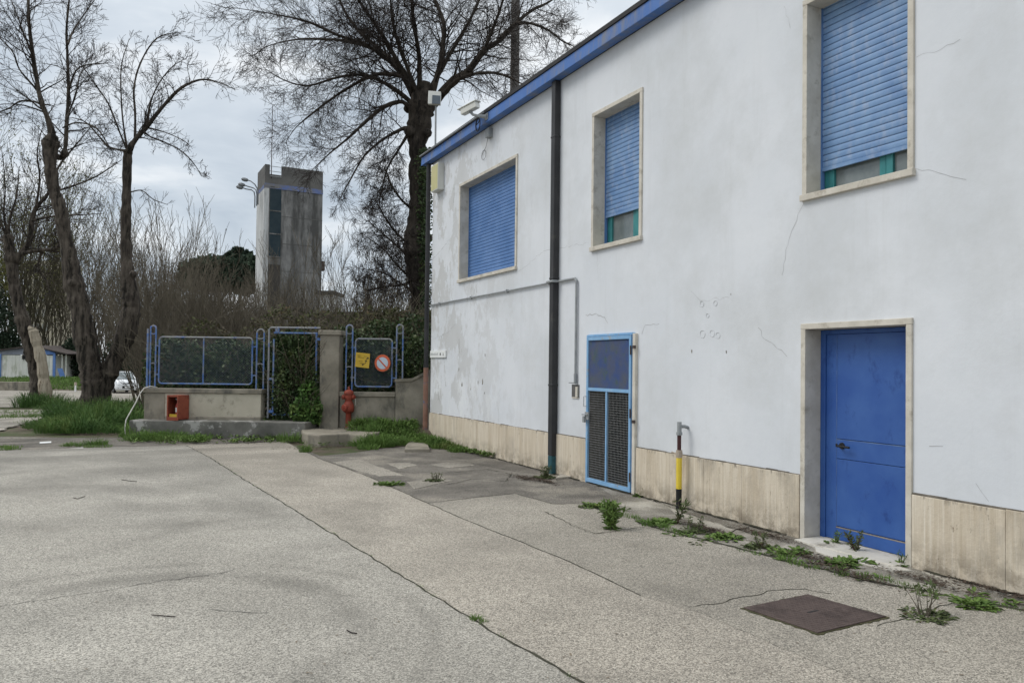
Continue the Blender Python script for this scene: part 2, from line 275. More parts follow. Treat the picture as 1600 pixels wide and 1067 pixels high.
# ------------------------------------------------------------------ mesh builder
class MB:
    def __init__(s): s.v = []; s.f = []
    def add(s, vs, fs):
        o = len(s.v); s.v += [tuple(p) for p in vs]; s.f += [tuple(i + o for i in f) for f in fs]; return s
    def hexa(s, p):    # 8 points: 4 bottom ccw, 4 top ccw
        return s.add(p, [(3, 2, 1, 0), (4, 5, 6, 7), (0, 1, 5, 4), (1, 2, 6, 5), (2, 3, 7, 6), (3, 0, 4, 7)])
    def box(s, x0, x1, y0, y1, z0, z1):
        return s.hexa([(x0, y0, z0), (x1, y0, z0), (x1, y1, z0), (x0, y1, z0), (x0, y0, z1), (x1, y0, z1), (x1, y1, z1), (x0, y1, z1)])
    def obox(s, c, a, b, h):  # centre and three half-axis vectors
        c, a, b, h = V(c), V(a), V(b), V(h)
        return s.hexa([c - a - b - h, c + a - b - h, c + a + b - h, c - a + b - h, c - a - b + h, c + a - b + h, c + a + b + h, c - a + b + h])
    def fbox(s, s0, s1, o0, o1, z0, z1):   # box along the fence
        return s.hexa([fp(s0, z0, o1), fp(s1, z0, o1), fp(s1, z0, o0), fp(s0, z0, o0), fp(s0, z1, o1), fp(s1, z1, o1), fp(s1, z1, o0), fp(s0, z1, o0)])
    def prism(s, poly, z0, z1):
        n = len(poly); a = sum(poly[i][0] * poly[(i + 1) % n][1] - poly[(i + 1) % n][0] * poly[i][1] for i in range(n))
        if a < 0: poly = poly[::-1]
        return s.add([(p[0], p[1], z0) for p in poly] + [(p[0], p[1], z1) for p in poly],
                     [tuple(range(n))[::-1], tuple(range(n, 2 * n))] + [(i, (i + 1) % n, n + (i + 1) % n, n + i) for i in range(n)])
    def extr(s, poly, d):    # planar 3-D polygon pushed along d
        n = len(poly); d = V(d)
        return s.add([V(p) for p in poly] + [V(p) + d for p in poly],
                     [tuple(range(n))[::-1], tuple(range(n, 2 * n))] + [(i, (i + 1) % n, n + (i + 1) % n, n + i) for i in range(n)])
    def tube(s, pts, rad, n=6, cap=True):
        pts = [V(p) for p in pts]; k = len(pts)
        if isinstance(rad, (int, float)): rad = [rad] * k
        o = len(s.v); ref = None
        for i, p in enumerate(pts):
            t = pts[min(i + 1, k - 1)] - pts[max(i - 1, 0)]
            if t.length < 1e-9: t = V((0, 0, 1))
            t.normalize()
            if ref is None:
                ref = V((0, 0, 1)) if abs(t.z) < .8 else V((1, 0, 0))
            a = ref - t * ref.dot(t)
            if a.length < 1e-6: a = t.orthogonal()
            a.normalize(); ref = a; b = t.cross(a); r = rad[i]
            for j in range(n):
                q = 2 * pi * j / n; c, d = cos(q) * r, sin(q) * r
                s.v.append((p.x + a.x * c + b.x * d, p.y + a.y * c + b.y * d, p.z + a.z * c + b.z * d))
        for i in range(k - 1):
            for j in range(n):
                x = o + i * n + j; y = o + i * n + (j + 1) % n
                s.f.append((x, y, y + n, x + n))
        if cap:
            s.f.append(tuple(o + j for j in range(n))[::-1]); s.f.append(tuple(o + (k - 1) * n + j for j in range(n)))
        return s
    def lathe(s, c, prof, n=20, ax=(0, 0, 1)):
        ax = V(ax).normalized(); a = ax.orthogonal().normalized(); b = ax.cross(a); c = V(c); o = len(s.v); k = len(prof)
        for r, h in prof:
            for j in range(n):
                q = 2 * pi * j / n; s.v.append(tuple(c + ax * h + (a * cos(q) + b * sin(q)) * max(r, 1e-4)))
        for i in range(k - 1):
            for j in range(n):
                x = o + i * n + j; y = o + i * n + (j + 1) % n; s.f.append((x, y, y + n, x + n))
        s.f.append(tuple(o + j for j in range(n))[::-1]); s.f.append(tuple(o + (k - 1) * n + j for j in range(n)))
        return s
    def leaf(s, p, d, nrm, Ln, W):
        sd_ = d.cross(nrm)
        if sd_.length < 1e-6: return
        sd_.normalize(); mid = p + d * (Ln * .45)
        s.add([p, mid + sd_ * W, p + d * Ln, mid - sd_ * W], [(0, 1, 2, 3)])
    def build(s, name, mat, parent=None, loc=None, smooth=False, bev=0, local=False):
        base = V((0, 0, 0))
        if parent is not None and not local: base = wloc(parent)
        if parent is None and loc is not None: base = V(loc)
        me = bpy.data.meshes.new(name); me.from_pydata([tuple(V(p) - base) for p in s.v], [], s.f); me.update()
        bm = bmesh.new(); bm.from_mesh(me); bmesh.ops.recalc_face_normals(bm, faces=bm.faces) if len(bm.faces) < 60000 else None
        bm.to_mesh(me); bm.free()
        if smooth: me.polygons.foreach_set('use_smooth', [True] * len(me.polygons))
        me.materials.append(mat)
        o = bpy.data.objects.new(name, me); COL.objects.link(o); o.location = base if parent is None else (0, 0, 0)
        if parent is not None: o.parent = parent
        if bev:
            bv = o.modifiers.new('bevel', 'BEVEL'); bv.width = bev; bv.segments = 2; bv.limit_method = 'ANGLE'; bv.angle_limit = radians(40)
        return o
def wloc(o):
    p = V((0, 0, 0))
    while o is not None: p += o.location; o = o.parent
    return p
def tag(o, label, cat, group=None, kind=None):
    if label: o['label'] = label
    if cat: o['category'] = cat
    if group: o['group'] = group
    if kind: o['kind'] = kind
    return o
def thing(name, label, cat, loc, group=None, rz=0):
    o = bpy.data.objects.new(name, None); o.empty_display_size = .2; COL.objects.link(o); o.location = loc; o.rotation_euler = (0, 0, rz)
    return tag(o, label, cat, group)
def struct(o): o['kind'] = 'structure'; return o
def dup(root, loc, rz=0, sc=1, label=None):
    r = root.copy(); COL.objects.link(r); r.location = loc; r.rotation_euler = (0, 0, rz); r.scale = (sc, sc, sc)
    if label: r['label'] = label
    for c in root.children:
        q = c.copy(); COL.objects.link(q); q.parent = r
    return r
def text(body, size, origin, xdir, updir, mat, name, parent, depth=.002):
    c = bpy.data.curves.new(name, 'FONT'); c.body = body; c.size = size; c.extrude = depth
    o = bpy.data.objects.new(name, c); COL.objects.link(o)
    dg = bpy.context.evaluated_depsgraph_get(); me = bpy.data.meshes.new_from_object(o.evaluated_get(dg))
    bpy.data.objects.remove(o); me.materials.clear(); me.materials.append(mat)
    x = V(xdir).normalized(); u = V(updir).normalized(); nn = x.cross(u)
    mm = mathutils.Matrix((x, u, nn)).transposed().to_4x4(); mm.translation = V(origin) - wloc(parent)
    me.transform(mm); t = bpy.data.objects.new(name, me); COL.objects.link(t); t.parent = parent; return t
def rv(r=rnd):
    while True:
        v = V((r.uniform(-1, 1), r.uniform(-1, 1), r.uniform(-1, 1)))
        if .05 < v.length < 1: return v.normalized()

# ------------------------------------------------------------------ ground
def axis(lo, hi, fine0, fine1, st):
    a = []; x = fine0
    while x < fine1: a.append(x); x += st
    x = fine1; s = st
    while x < hi: a.append(x); s *= 1.35; x += s
    a.append(hi); x = fine0; s = st; b = []
    while x > lo: s *= 1.35; x -= s; b.append(max(x, lo))
    return b[::-1] + a
xs = axis(-700, 700, -22, 12, .5); ys = axis(-60, 1500, 13, 34, .5)
g = MB(); nx = len(xs)
g.v = [(x, y, terr(x, y)) for y in ys for x in xs]
g.f = [(j * nx + i, j * nx + i + 1, (j + 1) * nx + i + 1, (j + 1) * nx + i) for j in range(len(ys) - 1) for i in range(nx - 1)]
struct(g.build('ground', SOIL, smooth=True))

def jag(pts, amp=.012, step=.12, r=random.Random(3)):
    o = []
    for a, b in zip(pts, pts[1:]):
        a = V((*a, 0)); b = V((*b, 0)); n = max(1, int((b - a).length / step)); d = (b - a); pn = V((-d.y, d.x, 0)).normalized() if d.length else V((0, 0, 0))
        for i in range(n):
            p = a + d * (i / n) + pn * (r.uniform(-amp, amp) if i else 0); o.append((p.x, p.y))
    o.append(tuple(pts[-1])); return o
def shift(pts, dx): return [(p[0] + dx, p[1]) for p in pts]
J1 = jag([g2(*p) for p in ((292, 696), (330, 716), (370, 742), (408, 765), (476, 807), (500, 822), (595, 879), (664, 923), (736, 965), (782, 994), (832, 1020), (912, 1067))] + [(-3.55, 0), (-3.3, -8)])
J2 = jag([g2(*p) for p in ((446, 690), (500, 717), (569, 742), (630, 769), (668, 786), (729, 813), (805, 843), (881, 874), (950, 906), (1000, 930), (1090, 955))] + [(-2.45, 3.2), (-2.3, 0), (-2.2, -8)], .01)
JL = jag([g2(*p) for p in ((912, 787), (1000, 818), (1075, 838), (1150, 855), (1250, 882), (1340, 903), (1460, 926), (1540, 943), (1640, 962))] + [(-.62, 0), (-.6, -8)], .03)
far_l = [g2(*p) for p in ((-700, 708), (0, 704), (150, 699), (286, 696))]
poly = jag(far_l, .04, .3) + J1[1:] + [(-30, -8), (-30, J1[0][1])]
struct(MB().prism(poly, -.05, 0).build('concrete_slab', SLAB_A))
poly = [(p[0] + .010, p[1]) for p in J1] + [(p[0] - .004, p[1]) for p in J2[::-1]]
struct(MB().prism(poly, -.05, .001).build('concrete_slab', SLAB_B))
iJ = min(range(len(J2)), key=lambda i: abs(J2[i][1] - gp(668, 786).y))
edge = [g2(*p) for p in ((668, 786), (805, 771), (862, 787), (912, 787))]
poly = [(p[0] + .003, p[1]) for p in J2[iJ:]] + [(p[0] - .015, p[1]) for p in JL[::-1]] + edge[::-1][1:-1]
struct(MB().prism(poly, -.05, .0005).build('concrete_slab', SLAB_C))
# dark old asphalt near the wall end
poly = [(p[0] + .006, p[1]) for p in J2[1:iJ + 1]] + [(q[0] + .0, q[1] + .012) for q in jag(edge, .012, .15)[1:]] + [(-.45, gp(912, 787).y), (-.02, 9.3)] + [(-.02, 15.9)] + jag([g2(*p) for p in ((672, 699), (640, 697), (600, 700), (560, 706), (500, 712))], .05, .2)
struct(MB().prism(poly, -.05, -.001).build('asphalt_patch', DARKP))
def sheet(pxs, z, mat, name, amp=.03):
    p = jag([g2(*q) for q in pxs + [pxs[0]]], amp, .12)[:-1]
    return struct(MB().prism(p, -.012, z).build(name, mat))
sheet([(604, 724), (640, 723), (652, 727), (624, 733)], .004, SLAB_C, 'cement_patch', .02)
sheet([(672, 726), (700, 722), (742, 727), (700, 731)], .004, SLAB_C, 'cement_patch', .02)
sheet([(636, 753), (690, 747), (708, 751), (646, 764)], .004, SLAB_C, 'cement_patch', .02)
sheet([(520, 722), (560, 718), (634, 743), (592, 744), (560, 736)], .003, SLAB_C, 'cement_patch', .02)
sheet([(852, 800), (905, 794), (985, 806), (1005, 826), (930, 834)], .004, DARKP if False else SLAB_C, 'concrete_patch', .01)
# cement strip along the wall
poly = [(p[0] + .02, p[1]) for p in JL] + [(-.02, -8), (-.02, 9.4), (-.40, 9.4)]
struct(MB().prism(poly, -.05, -.002).build('pavement_strip', STRIPM))
sheet([(1010, 776), (1060, 800), (1150, 828), (1245, 850), (1235, 862), (1100, 825)], .006, PALEP, 'cement_patch')
sheet([(1440, 893), (1560, 908), (1650, 930), (1600, 935), (1500, 915)], .006, PALEP, 'cement_patch')
MBs = MB().box(-.16, .29, 4.44, 5.53, -.02, .016); struct(MBs.build('door_step', STEPM, bev=.006))
sheet([(1260, 850), (1300, 860), (1405, 886), (1425, 892), (1395, 893), (1290, 868)], .008, STEPM, 'cement_patch')
sheet([(875, 742), (892, 741), (893, 747), (868, 750)], .03, PALEP, 'cement_patch', .01)
# strip of old asphalt beyond the lot, verge and road
poly = [(p[0], p[1] + .05) for p in far_l] + [(p[0], p[1]) for p in [g2(*q) for q in ((480, 688), (430, 681), (300, 684), (215, 682), (120, 683), (0, 681), (-300, 680))]]
struct(MB().prism(poly, -.05, -.012).build('asphalt_strip', DARKP))
sheet([(-60, 690), (0, 672), (60, 655), (90, 641), (40, 640), (-200, 642)], .004, PALEP, 'path', .1)
rd = MB(); rows = []
d = 27.5
while d < 60:
    row = []
    for i in range(60):
        X = -62 + i * 1.25; p = CAM + V((sin(YAW), cos(YAW), 0)) * d + V((cos(YAW), -sin(YAW), 0)) * X
        e0 = .35 * sin(X * .7) if d < 28 else 0; p += V((sin(YAW), cos(YAW), 0)) * e0
        row.append((p.x, p.y, terr(p.x, p.y) + .03))
    rows.append(row); d += .9
for a, b in zip(rows, rows[1:]):
    for i in range(59): rd.add([a[i], a[i + 1], b[i + 1], b[i]], [(0, 1, 2, 3)])
struct(rd.build('road', ROADM, smooth=True))
mkm = MB()
for q in ([(80, 701.5), (130, 698.5), (131, 700.5), (82, 703.5)], [(62, 690), (80, 689), (80, 691), (62, 692)]):
    mkm.prism([g2(*p) for p in q], -.01, -.004)
struct(mkm.build('road_marking', WHITE))
# hairline cracks of the lot: thin dark ribbons in the slab surface
def crack(pts, wd, mat, name, z=.003, amp=.02):
    q = jag(pts, amp, .06); b = MB()
    for i, (x, y) in enumerate(q):
        x0, y0 = q[max(0, i - 1)]; x1, y1 = q[min(len(q) - 1, i + 1)]; d = V((x1 - x0, y1 - y0, 0)).normalized(); n = V((-d.y, d.x, 0)) * wd * rnd.uniform(.3, 1)
        b.v += [(x + n.x, y + n.y, z), (x - n.x, y - n.y, z)]
    b.f = [(2 * i, 2 * i + 1, 2 * i + 3, 2 * i + 2) for i in range(len(q) - 1)]
    return struct(b.build(name, mat))
SEAM = M1('seam_dirt', (.03, .028, .02), (.05, .05, .03), scale=6, pos=True)
CRK = M1('slab_crack', (.10, .095, .085), (.15, .145, .13), scale=6, pos=True)
crack([g2(*p) for p in ((0, 947), (60, 938), (150, 925), (220, 912), (320, 899), (380, 888))], .006, CRK, 'slab_crack')
crack([g2(*p) for p in ((330, 952), (370, 955), (420, 957))], .005, CRK, 'slab_crack')
crack([g2(*p) for p in ((1075, 948), (1110, 944), (1175, 931), (1210, 922), (1258, 920), (1300, 928))], .007, SEAM, 'slab_crack')
crack([g2(*p) for p in ((1370, 978), (1415, 966), (1440, 955), (1480, 945), (1530, 936))], .006, SEAM, 'slab_crack')
crack([g2(*p) for p in ((668, 786), (740, 777), (805, 771), (862, 787), (912, 787))], .010, SEAM, 'slab_crack')
crack([g2(*p) for p in ((852, 800), (905, 826), (930, 834), (1005, 824), (1080, 838))], .008, SEAM, 'slab_crack', z=.006)
crack([g2(*p) for p in ((690, 716), (740, 724), (800, 735), (850, 742))], .008, SEAM, 'slab_crack', z=.005)
crack([g2(*p) for p in ((712, 738), (760, 733), (800, 741), (790, 752), (740, 748), (700, 757))], .010, SEAM, 'slab_crack', z=.005)
crack([g2(*p) for p in ((640, 706), (690, 712), (740, 718))], .007, SEAM, 'slab_crack', z=.005)
crack([g2(*p) for p in ((600, 735), (660, 741), (720, 737))], .007, SEAM, 'slab_crack', z=.006)
crack([g2(*p) for p in ((1000, 772), (1060, 798), (1130, 822), (1200, 842))], .007, SEAM, 'slab_crack', z=.007)
crack(JL, .035, SEAM, 'joint_dirt', z=.003, amp=.02)
crack([(-.05, 9.2), (-.045, 7.5), (-.05, 5.75)], .03, SEAM, 'joint_dirt', z=.012, amp=.02); crack([(-.05, 4.25), (-.04, 3.2), (-.05, 2.0)], .035, SEAM, 'joint_dirt', z=.012, amp=.02); crack([(-.05, 15.8), (-.045, 12.5), (-.04, 9.7)], .03, SEAM, 'joint_dirt', z=.012, amp=.02)
crack(J1, .011, SEAM, 'joint_dirt', z=.003, amp=.004)
crack([(x + .004, y) for x, y in J2 if y > 4.6], .008, SEAM, 'joint_dirt', z=.003, amp=.004)

# ------------------------------------------------------------------ the office building
B = thing('office_building', 'long white plastered building with blue eaves, roller shutters and travertine plinth', 'building', (0, 10, 0))
YR, YL, ZT, XB = -8.0, 16.05, 6.10, 9.0
OPEN = [(4.385, 5.59, -.05, 2.10), (8.40, 9.53, -.05, 2.10), (11.89, 14.49, 3.32, 5.305), (8.27, 9.485, 3.32, 5.305), (4.375, 5.585, 3.32, 5.305), (-3.2, -2.0, 3.32, 5.305)]
yc = sorted({YR, YL, *[o[0] for o in OPEN], *[o[1] for o in OPEN]}); zc = sorted({-.3, -.05, 2.10, 3.32, 5.305, ZT})
wl = MB()
for y0, y1 in zip(yc, yc[1:]):
    for z0, z1 in zip(zc, zc[1:]):
        ym, zm = (y0 + y1) / 2, (z0 + z1) / 2
        if any(o[0] < ym < o[1] and o[2] < zm < o[3] for o in OPEN): continue
        wl.add([(0, y0, z0), (0, y0, z1), (0, y1, z1), (0, y1, z0)], [(0, 1, 2, 3)])
        wl.add([(.3, y0, z0), (.3, y0, z1), (.3, y1, z1), (.3, y1, z0)], [(3, 2, 1, 0)])
for o in OPEN:
    y0, y1, z0, z1 = o
    wl.add([(0, y0, z0), (0, y1, z0), (.3, y1, z0), (.3, y0, z0)], [(0, 1, 2, 3)]); wl.add([(0, y0, z1), (0, y1, z1), (.3, y1, z1), (.3, y0, z1)], [(3, 2, 1, 0)])
    wl.add([(0, y0, z0), (0, y0, z1), (.3, y0, z1), (.3, y0, z0)], [(3, 2, 1, 0)]); wl.add([(0, y1, z0), (0, y1, z1), (.3, y1, z1), (.3, y1, z0)], [(0, 1, 2, 3)])
wl.add([(0, YL, -.3), (0, YL, ZT), (XB, YL, ZT), (XB, YL, -.3)], [(0, 1, 2, 3)])
wl.add([(0, YR, -.3), (0, YR, ZT), (XB, YR, ZT), (XB, YR, -.3)], [(3, 2, 1, 0)])
wl.add([(XB, YR, -.3), (XB, YR, ZT), (XB, YL, ZT), (XB, YL, -.3)], [(3, 2, 1, 0)])
wl.build('wall', PLASTER, B)
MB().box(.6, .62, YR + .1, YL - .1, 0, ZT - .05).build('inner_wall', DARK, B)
MB().box(-.05, XB + .1, YR - .1, YL + .2, ZT + .012, ZT + .22).build('roof', ROOFDK, B)
fa = MB(); prof = [(-.175, ZT - .012), (-.165, ZT + .175), (-.02, ZT + .175), (-.02, ZT - .004)]
fa.add([(x, YR, z) for x, z in prof] + [(x, YL + .32, z) for x, z in prof], [(0, 1, 2, 3), (7, 6, 5, 4), (0, 4, 5, 1), (1, 5, 6, 2), (2, 6, 7, 3), (3, 7, 4, 0)])
fa.build('fascia', BLUEF, B, bev=.006)
fa = MB(); prof = [(-.185, ZT + .178), (-.19, ZT + .235), (-.10, ZT + .255), (.05, ZT + .25), (.05, ZT + .178)]
k = len(prof); fa.add([(x, YR, z) for x, z in prof] + [(x, YL + .34, z) for x, z in prof], [tuple(range(k)), tuple(range(2 * k - 1, k - 1, -1))] + [(i, k + i, k + (i + 1) % k, (i + 1) % k) for i in range(k)])
fa.build('roof_edge', ROOFDK, B)
MB().tube([(-.215, 12.9, ZT + .18), (-.215, 14.6, ZT + .185), (-.215, YL + .3, ZT + .19)], .014, 6).build('eaves_conduit', GREYP, B)
TOPLINE = M1('ledge_dirt_shade', (.10, .09, .075), (.2, .18, .15), scale=9, pos=True)
# travertine plinth, slab by slab
segs = [(YL, 9.565), (8.335, 5.598), (4.378, YR)]
for a, b in segs:
    y = a; pl = MB()
    while y > b + .02:
        wd = rnd.choice((.62, .7, .78, .55)); y2 = max(b, y - wd)
        if y2 - b < .2: y2 = b
        pl.box(-.025 - rnd.uniform(0, .002), -.001, y2 + .0015, y - .0015, -.2, .615 + rnd.uniform(-.004, .004)); y = y2
    pl.build('plinth', TRAV, B, bev=.003)
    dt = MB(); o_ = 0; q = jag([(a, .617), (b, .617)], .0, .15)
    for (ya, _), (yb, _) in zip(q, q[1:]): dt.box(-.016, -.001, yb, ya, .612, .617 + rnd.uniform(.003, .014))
    dt.build('dirt_shade_line', TOPLINE, B)  # dirt and shade painted as one thin dark strip along the plinth top

def surround(y0, y1, z0, z1, name, sill=True, depth=.22):
    f = MB(); t = .055
    f.box(-.022, depth, y1 - t, y1 + .002, z0 + (.05 if sill else 0), z1 - t); f.box(-.022, depth, y0 - .002, y0 + t, z0 + (.05 if sill else 0), z1 - t)
    f.box(-.024, depth, y0 - .004, y1 + .004, z1 - t, z1 + .002)
    if sill: f.box(-.045, depth, y0 - .012, y1 + .012, z0 - .012, z0 + .05)
    return f.build(name, TRAVF, B, bev=.005)
def shutter(parent, y0, y1, zb, zt, mat, pitch=.0635, x=.19):
    b = MB(); z = zb; b.box(x - .008, x + .014, y0, y1, zb - .0, zb + .035); z = zb + .038; n = 6
    while z < zt:
        h = pitch - .0075; ring = []
        for i in range(n + 1):
            q = i / n; ring.append((x - .004 * sin(pi * q) ** .6, z + h * q))
        o = len(b.v)
        for yy in (y0, y1): b.v += [(px_, yy, pz) for px_, pz in ring]
        b.f += [(o + i, o + i + 1, o + n + 1 + i + 1, o + n + 1 + i) for i in range(n)]
        b.add([(x, y0, z + h), (x, y1, z + h), (x + .011, y1, z + h), (x + .011, y0, z + h)], [(0, 1, 2, 3)]); b.add([(x, y0, z + pitch), (x, y1, z + pitch), (x + .011, y1, z + pitch), (x + .011, y0, z + pitch)], [(0, 1, 2, 3)])
        z += pitch
    b.add([(x + .012, y0, zb), (x + .012, y1, zb), (x + .012, y1, zt), (x + .012, y0, zt)], [(0, 1, 2, 3)])
    return b.build('shutter', mat, parent)
WINS = [(OPEN[2], 3.40, SHUT2, 'wide window with its blue shutter fully closed'), (OPEN[3], 3.80, SHUT, 'narrow window with its shutter raised a little'), (OPEN[4], 3.615, SHUT, 'tall window nearest the camera above the blue door'), (OPEN[5], 3.5, SHUT, None)]
for (y0, y1, z0, z1), zb, sm, lb in WINS:
    f = surround(y0, y1, z0, z1, 'window')
    if lb: f['label'] = lb
    a, b_ = y0 + .056, y1 - .056
    shutter(f, a, b_, zb, z1 - .02, sm)
    for q in (b_ - .012, a): MB().box(.172, .215, q, q + .012, z0 + .05, z1 - .06).build('shutter_guide', SHUT2, f)
    if zb > 3.45:
        s = MB(); t = .05; X0, X1 = .225, .275
        s.box(X0, X1, b_ - .065, b_, z0 + .05, z1 - .06); s.box(X0 - .008, X1, b_ - .125, b_ - .07, z0 + .05, z1 - .06)
        s.box(X0, X1, a, a + .06, z0 + .05, z1 - .06); s.box(X0, X1, a + .06, b_ - .125, z0 + .05, z0 + .10)
        ym = a + (b_ - a) * .36; s.box(X0 - .008, X1, ym - .075, ym - .004, z0 + .10, z1 - .06); s.box(X0, X1, ym + .004, ym + .07, z0 + .10, z1 - .06)
        s.build('sash', TEAL, f, bev=.004)
        MB().box(X0 + .02, X0 + .026, a + .06, b_ - .125, z0 + .10, z1 - .06).build('pane', GLASS, f)
# the blue door
y0, y1 = 4.385, 5.59
df = surround(y0, y1, -.05, 2.10, 'door_surround', sill=False, depth=.24)
a, b_ = y0 + .056, y1 - .056
dl = MB(); X = .20
dl.box(X - .012, X + .05, b_ - .06, b_, 0.012, 2.04).box(X - .012, X + .05, a, a + .03, .012, 2.04).box(X - .012, X + .05, a + .03, b_ - .06, 2.0, 2.04)
dl.box(X, X + .04, b_ - .185, b_ - .063, .02, 1.997)                     # narrow fixed stile
dl.box(X, X + .04, a + .033, b_ - .19, .15, .795).box(X, X + .04, a + .033, b_ - .19, .80, .985).box(X, X + .04, a + .033, b_ - .19, .99, 1.997).box(X - .006, X + .04, a + .033, b_ - .19, .02, .145)
door = dl.build('door', DOORB, B, bev=.003); door['label'] = 'blue metal door with black lever handle'
we = MB()
we.box(X - .0015, X + .002, a + .035, b_ - .192, .979, .985).box(X - .0015, X + .002, b_ - .190, b_ - .187, .15, 1.99)
we.build('worn_edge', M1('worn_blue_edge', (.06, .13, .36), (.17, .25, .42), scale=6, pos=True), door)
MB().box(X - .0075, X - .006, a + .035, b_ - .192, .135, .146).build('rust_line', M1('rust_line', (.20, .17, .14), (.32, .29, .25), scale=9, pos=True), door)
h = MB(); yh = b_ - .255
h.lathe((X - .001, yh, .925), [(.032, 0), (.03, .012)], 12, (-1, 0, 0)).tube([(X - .005, yh, .925), (X - .06, yh, .925), (X - .06, yh - .13, .922)], .011, 8)
h.box(X - .006, X - .001, yh + .055, yh + .075, .91, .94)
h.build('handle', BLACK, door)
# mesh door
y0, y1 = 8.40, 9.53
ms = MB(); ms.box(-.045, .10, 8.34, 8.40, 0, 2.10).build('door_post', TRAVF, B, bev=.004)
fr = MB(); X0, X1 = -.05, -.012; t = .045
fr.box(X0, X1, y1 - t, y1, .02, 2.08).box(X0, X1, y0 + .03, y0 + .03 + t, .02, 2.08).box(X0, X1, y0 + .03 + t, y1 - t, 2.03, 2.08).box(X0, X1, y0 + .03 + t, y1 - t, .02, .075)
fr.box(X0, X1, y0 + .03 + t, y1 - t, 1.315, 1.36); ym = (y0 + y1) / 2 + .05; fr.box(X0 + .004, X1, ym - .016, ym + .016, .075, 1.315)
fr.box(-.03, .12, y1 + .002, y1 + .03, 0, 2.11).box(-.03, .12, y0 - .0, y0 + .025, 0, 2.11).box(-.03, .12, y0 + .025, y1 + .002, 2.085, 2.115)
md = fr.build('mesh_door', LBLUE, B, bev=.003); md['label'] = 'light blue framed door of wire mesh'
ga = MB(); yy = y0 + .08
while yy < y1 - t: ga.tube([(-.028, yy, .07), (-.028, yy, 1.32)], .0021, 4, False); yy += .034
z = .085
while z < 1.315: ga.tube([(-.031, y0 + .07, z), (-.031, y1 - t, z)], .0019, 4, False); z += .034
ga.build('wire_mesh', WIRE, md)
ga = MB(); st = .016; a, b_ = y0 + .078, y1 - t; W_, H_ = b_ - a, .665
for sgn in (1, -1):
    k = -H_
    while k < W_:
        s0, s1 = max(0, k), min(W_, k + H_)
        if s1 > s0:
            z0_, z1_ = s0 - k, s1 - k
            p, q = (a + s0, 1.362 + z0_), (a + s1, 1.362 + z1_)
            if sgn < 0: p, q = (2 * a + W_ - p[0], p[1]), (2 * a + W_ - q[0], q[1])
            ga.tube([(-.03, *p), (-.03, *q)], .0022, 3, False)
        k += st
ga.build('expanded_mesh', MESHB, md)
MB().box(-.020, -.016, a, b_, 1.36, 2.03).build('backing_panel', MESHBK, md)
hw = MB(); hw.tube([(-.05, y1 - .01, 1.23), (-.09, y1 - .005, 1.23), (-.09, y1 - .005, 1.09), (-.05, y1 - .01, 1.09)], .006, 6)
hw.box(-.07, -.05, y1 - .10, y1 - .005, .90, 1.01).tube([(-.085, y1 + .05, .97), (-.085, y1 - .09, .975)], .008, 6).box(-.095, -.07, y1 - .03, y1 + .02, .86, .95)
hw.build('latch', GREYP, md)
for z in (.22, 1.05, 1.88): MB().tube([(-.055, y0 + .028, z - .06), (-.055, y0 + .028, z + .06)], .011, 8).build('hinge', IRON, md)
for z in (.95, 1.92): MB().box(-.075, -.04, y0 - .07, y0 - .035, z - .02, z + .02).build('hinge_pin', IRON, md)
# interior reveal seen through the mesh
MB().box(.002, .32, 9.50, 9.529, -.04, 2.09).build('inner_jamb', M1('inner_jamb', (.06, .05, .04), (.085, .072, .055)), B)
# pipes
p = MB(); p.box(-.11, -.012, 10.42, 10.54, .28, 6.09)
for z in (1.35, 3.0, 5.2): p.box(-.116, -.006, 10.414, 10.546, z, z + .035)
p.build('downpipe', DPIPE, B, bev=.01)
MB().box(-.108, -.014, 10.422, 10.538, .0, .28).build('downpipe_foot', TEALP, B, bev=.01)
p = MB().tube([(-.075, YL + .09, 1.62), (-.075, YL + .09, 6.09)], .052, 10); p.tube([(-.075, YL + .09, 1.60), (-.075, YL + .09, 1.66)], .062, 10); p.build('downpipe', DPIPE, B, smooth=False)
MB().tube([(-.075, YL + .09, .0), (-.075, YL + .09, 1.60)], .056, 10).build('downpipe_foot', TERRA, B)
cn = MB(); zc_ = 2.965
cn.tube([(-.03, 16.3, zc_), (-.03, 10.60, zc_)], .016, 8)
cn.tube([(-.03, 10.58, zc_), (-.13, 10.58, zc_), (-.13, 10.40, zc_), (-.03, 10.38, zc_), (-.03, 9.90, zc_), (-.03, 9.86, zc_ - .04), (-.03, 9.86, 1.40)], .019, 8)
for y in (15.5, 13.8, 12.2, 10.7): cn.box(-.052, -.001, y - .012, y + .012, zc_ - .025, zc_ + .028)
cn.tube([(-.03, 9.86, 1.55), (-.03, 9.86, 1.42)], .026, 8); cn.tube([(-.045, 10.02, 1.415), (-.03, 9.86, 1.415)], .008, 6)
cn.build('conduit', GREYP, B)
ub = MB(); ub.box(-.008, -.001, 9.79, 10.0, 1.195, 1.39); ub.build('meter_recess', M1('recess_grey', (.09, .088, .085), (.14, .135, .13), scale=9), B)
MB().box(-.012, -.002, 9.80, 9.99, 1.185, 1.205).box(-.03, -.009, 9.81, 9.86, 1.21, 1.36).build('meter_cover', TRAVF, B)
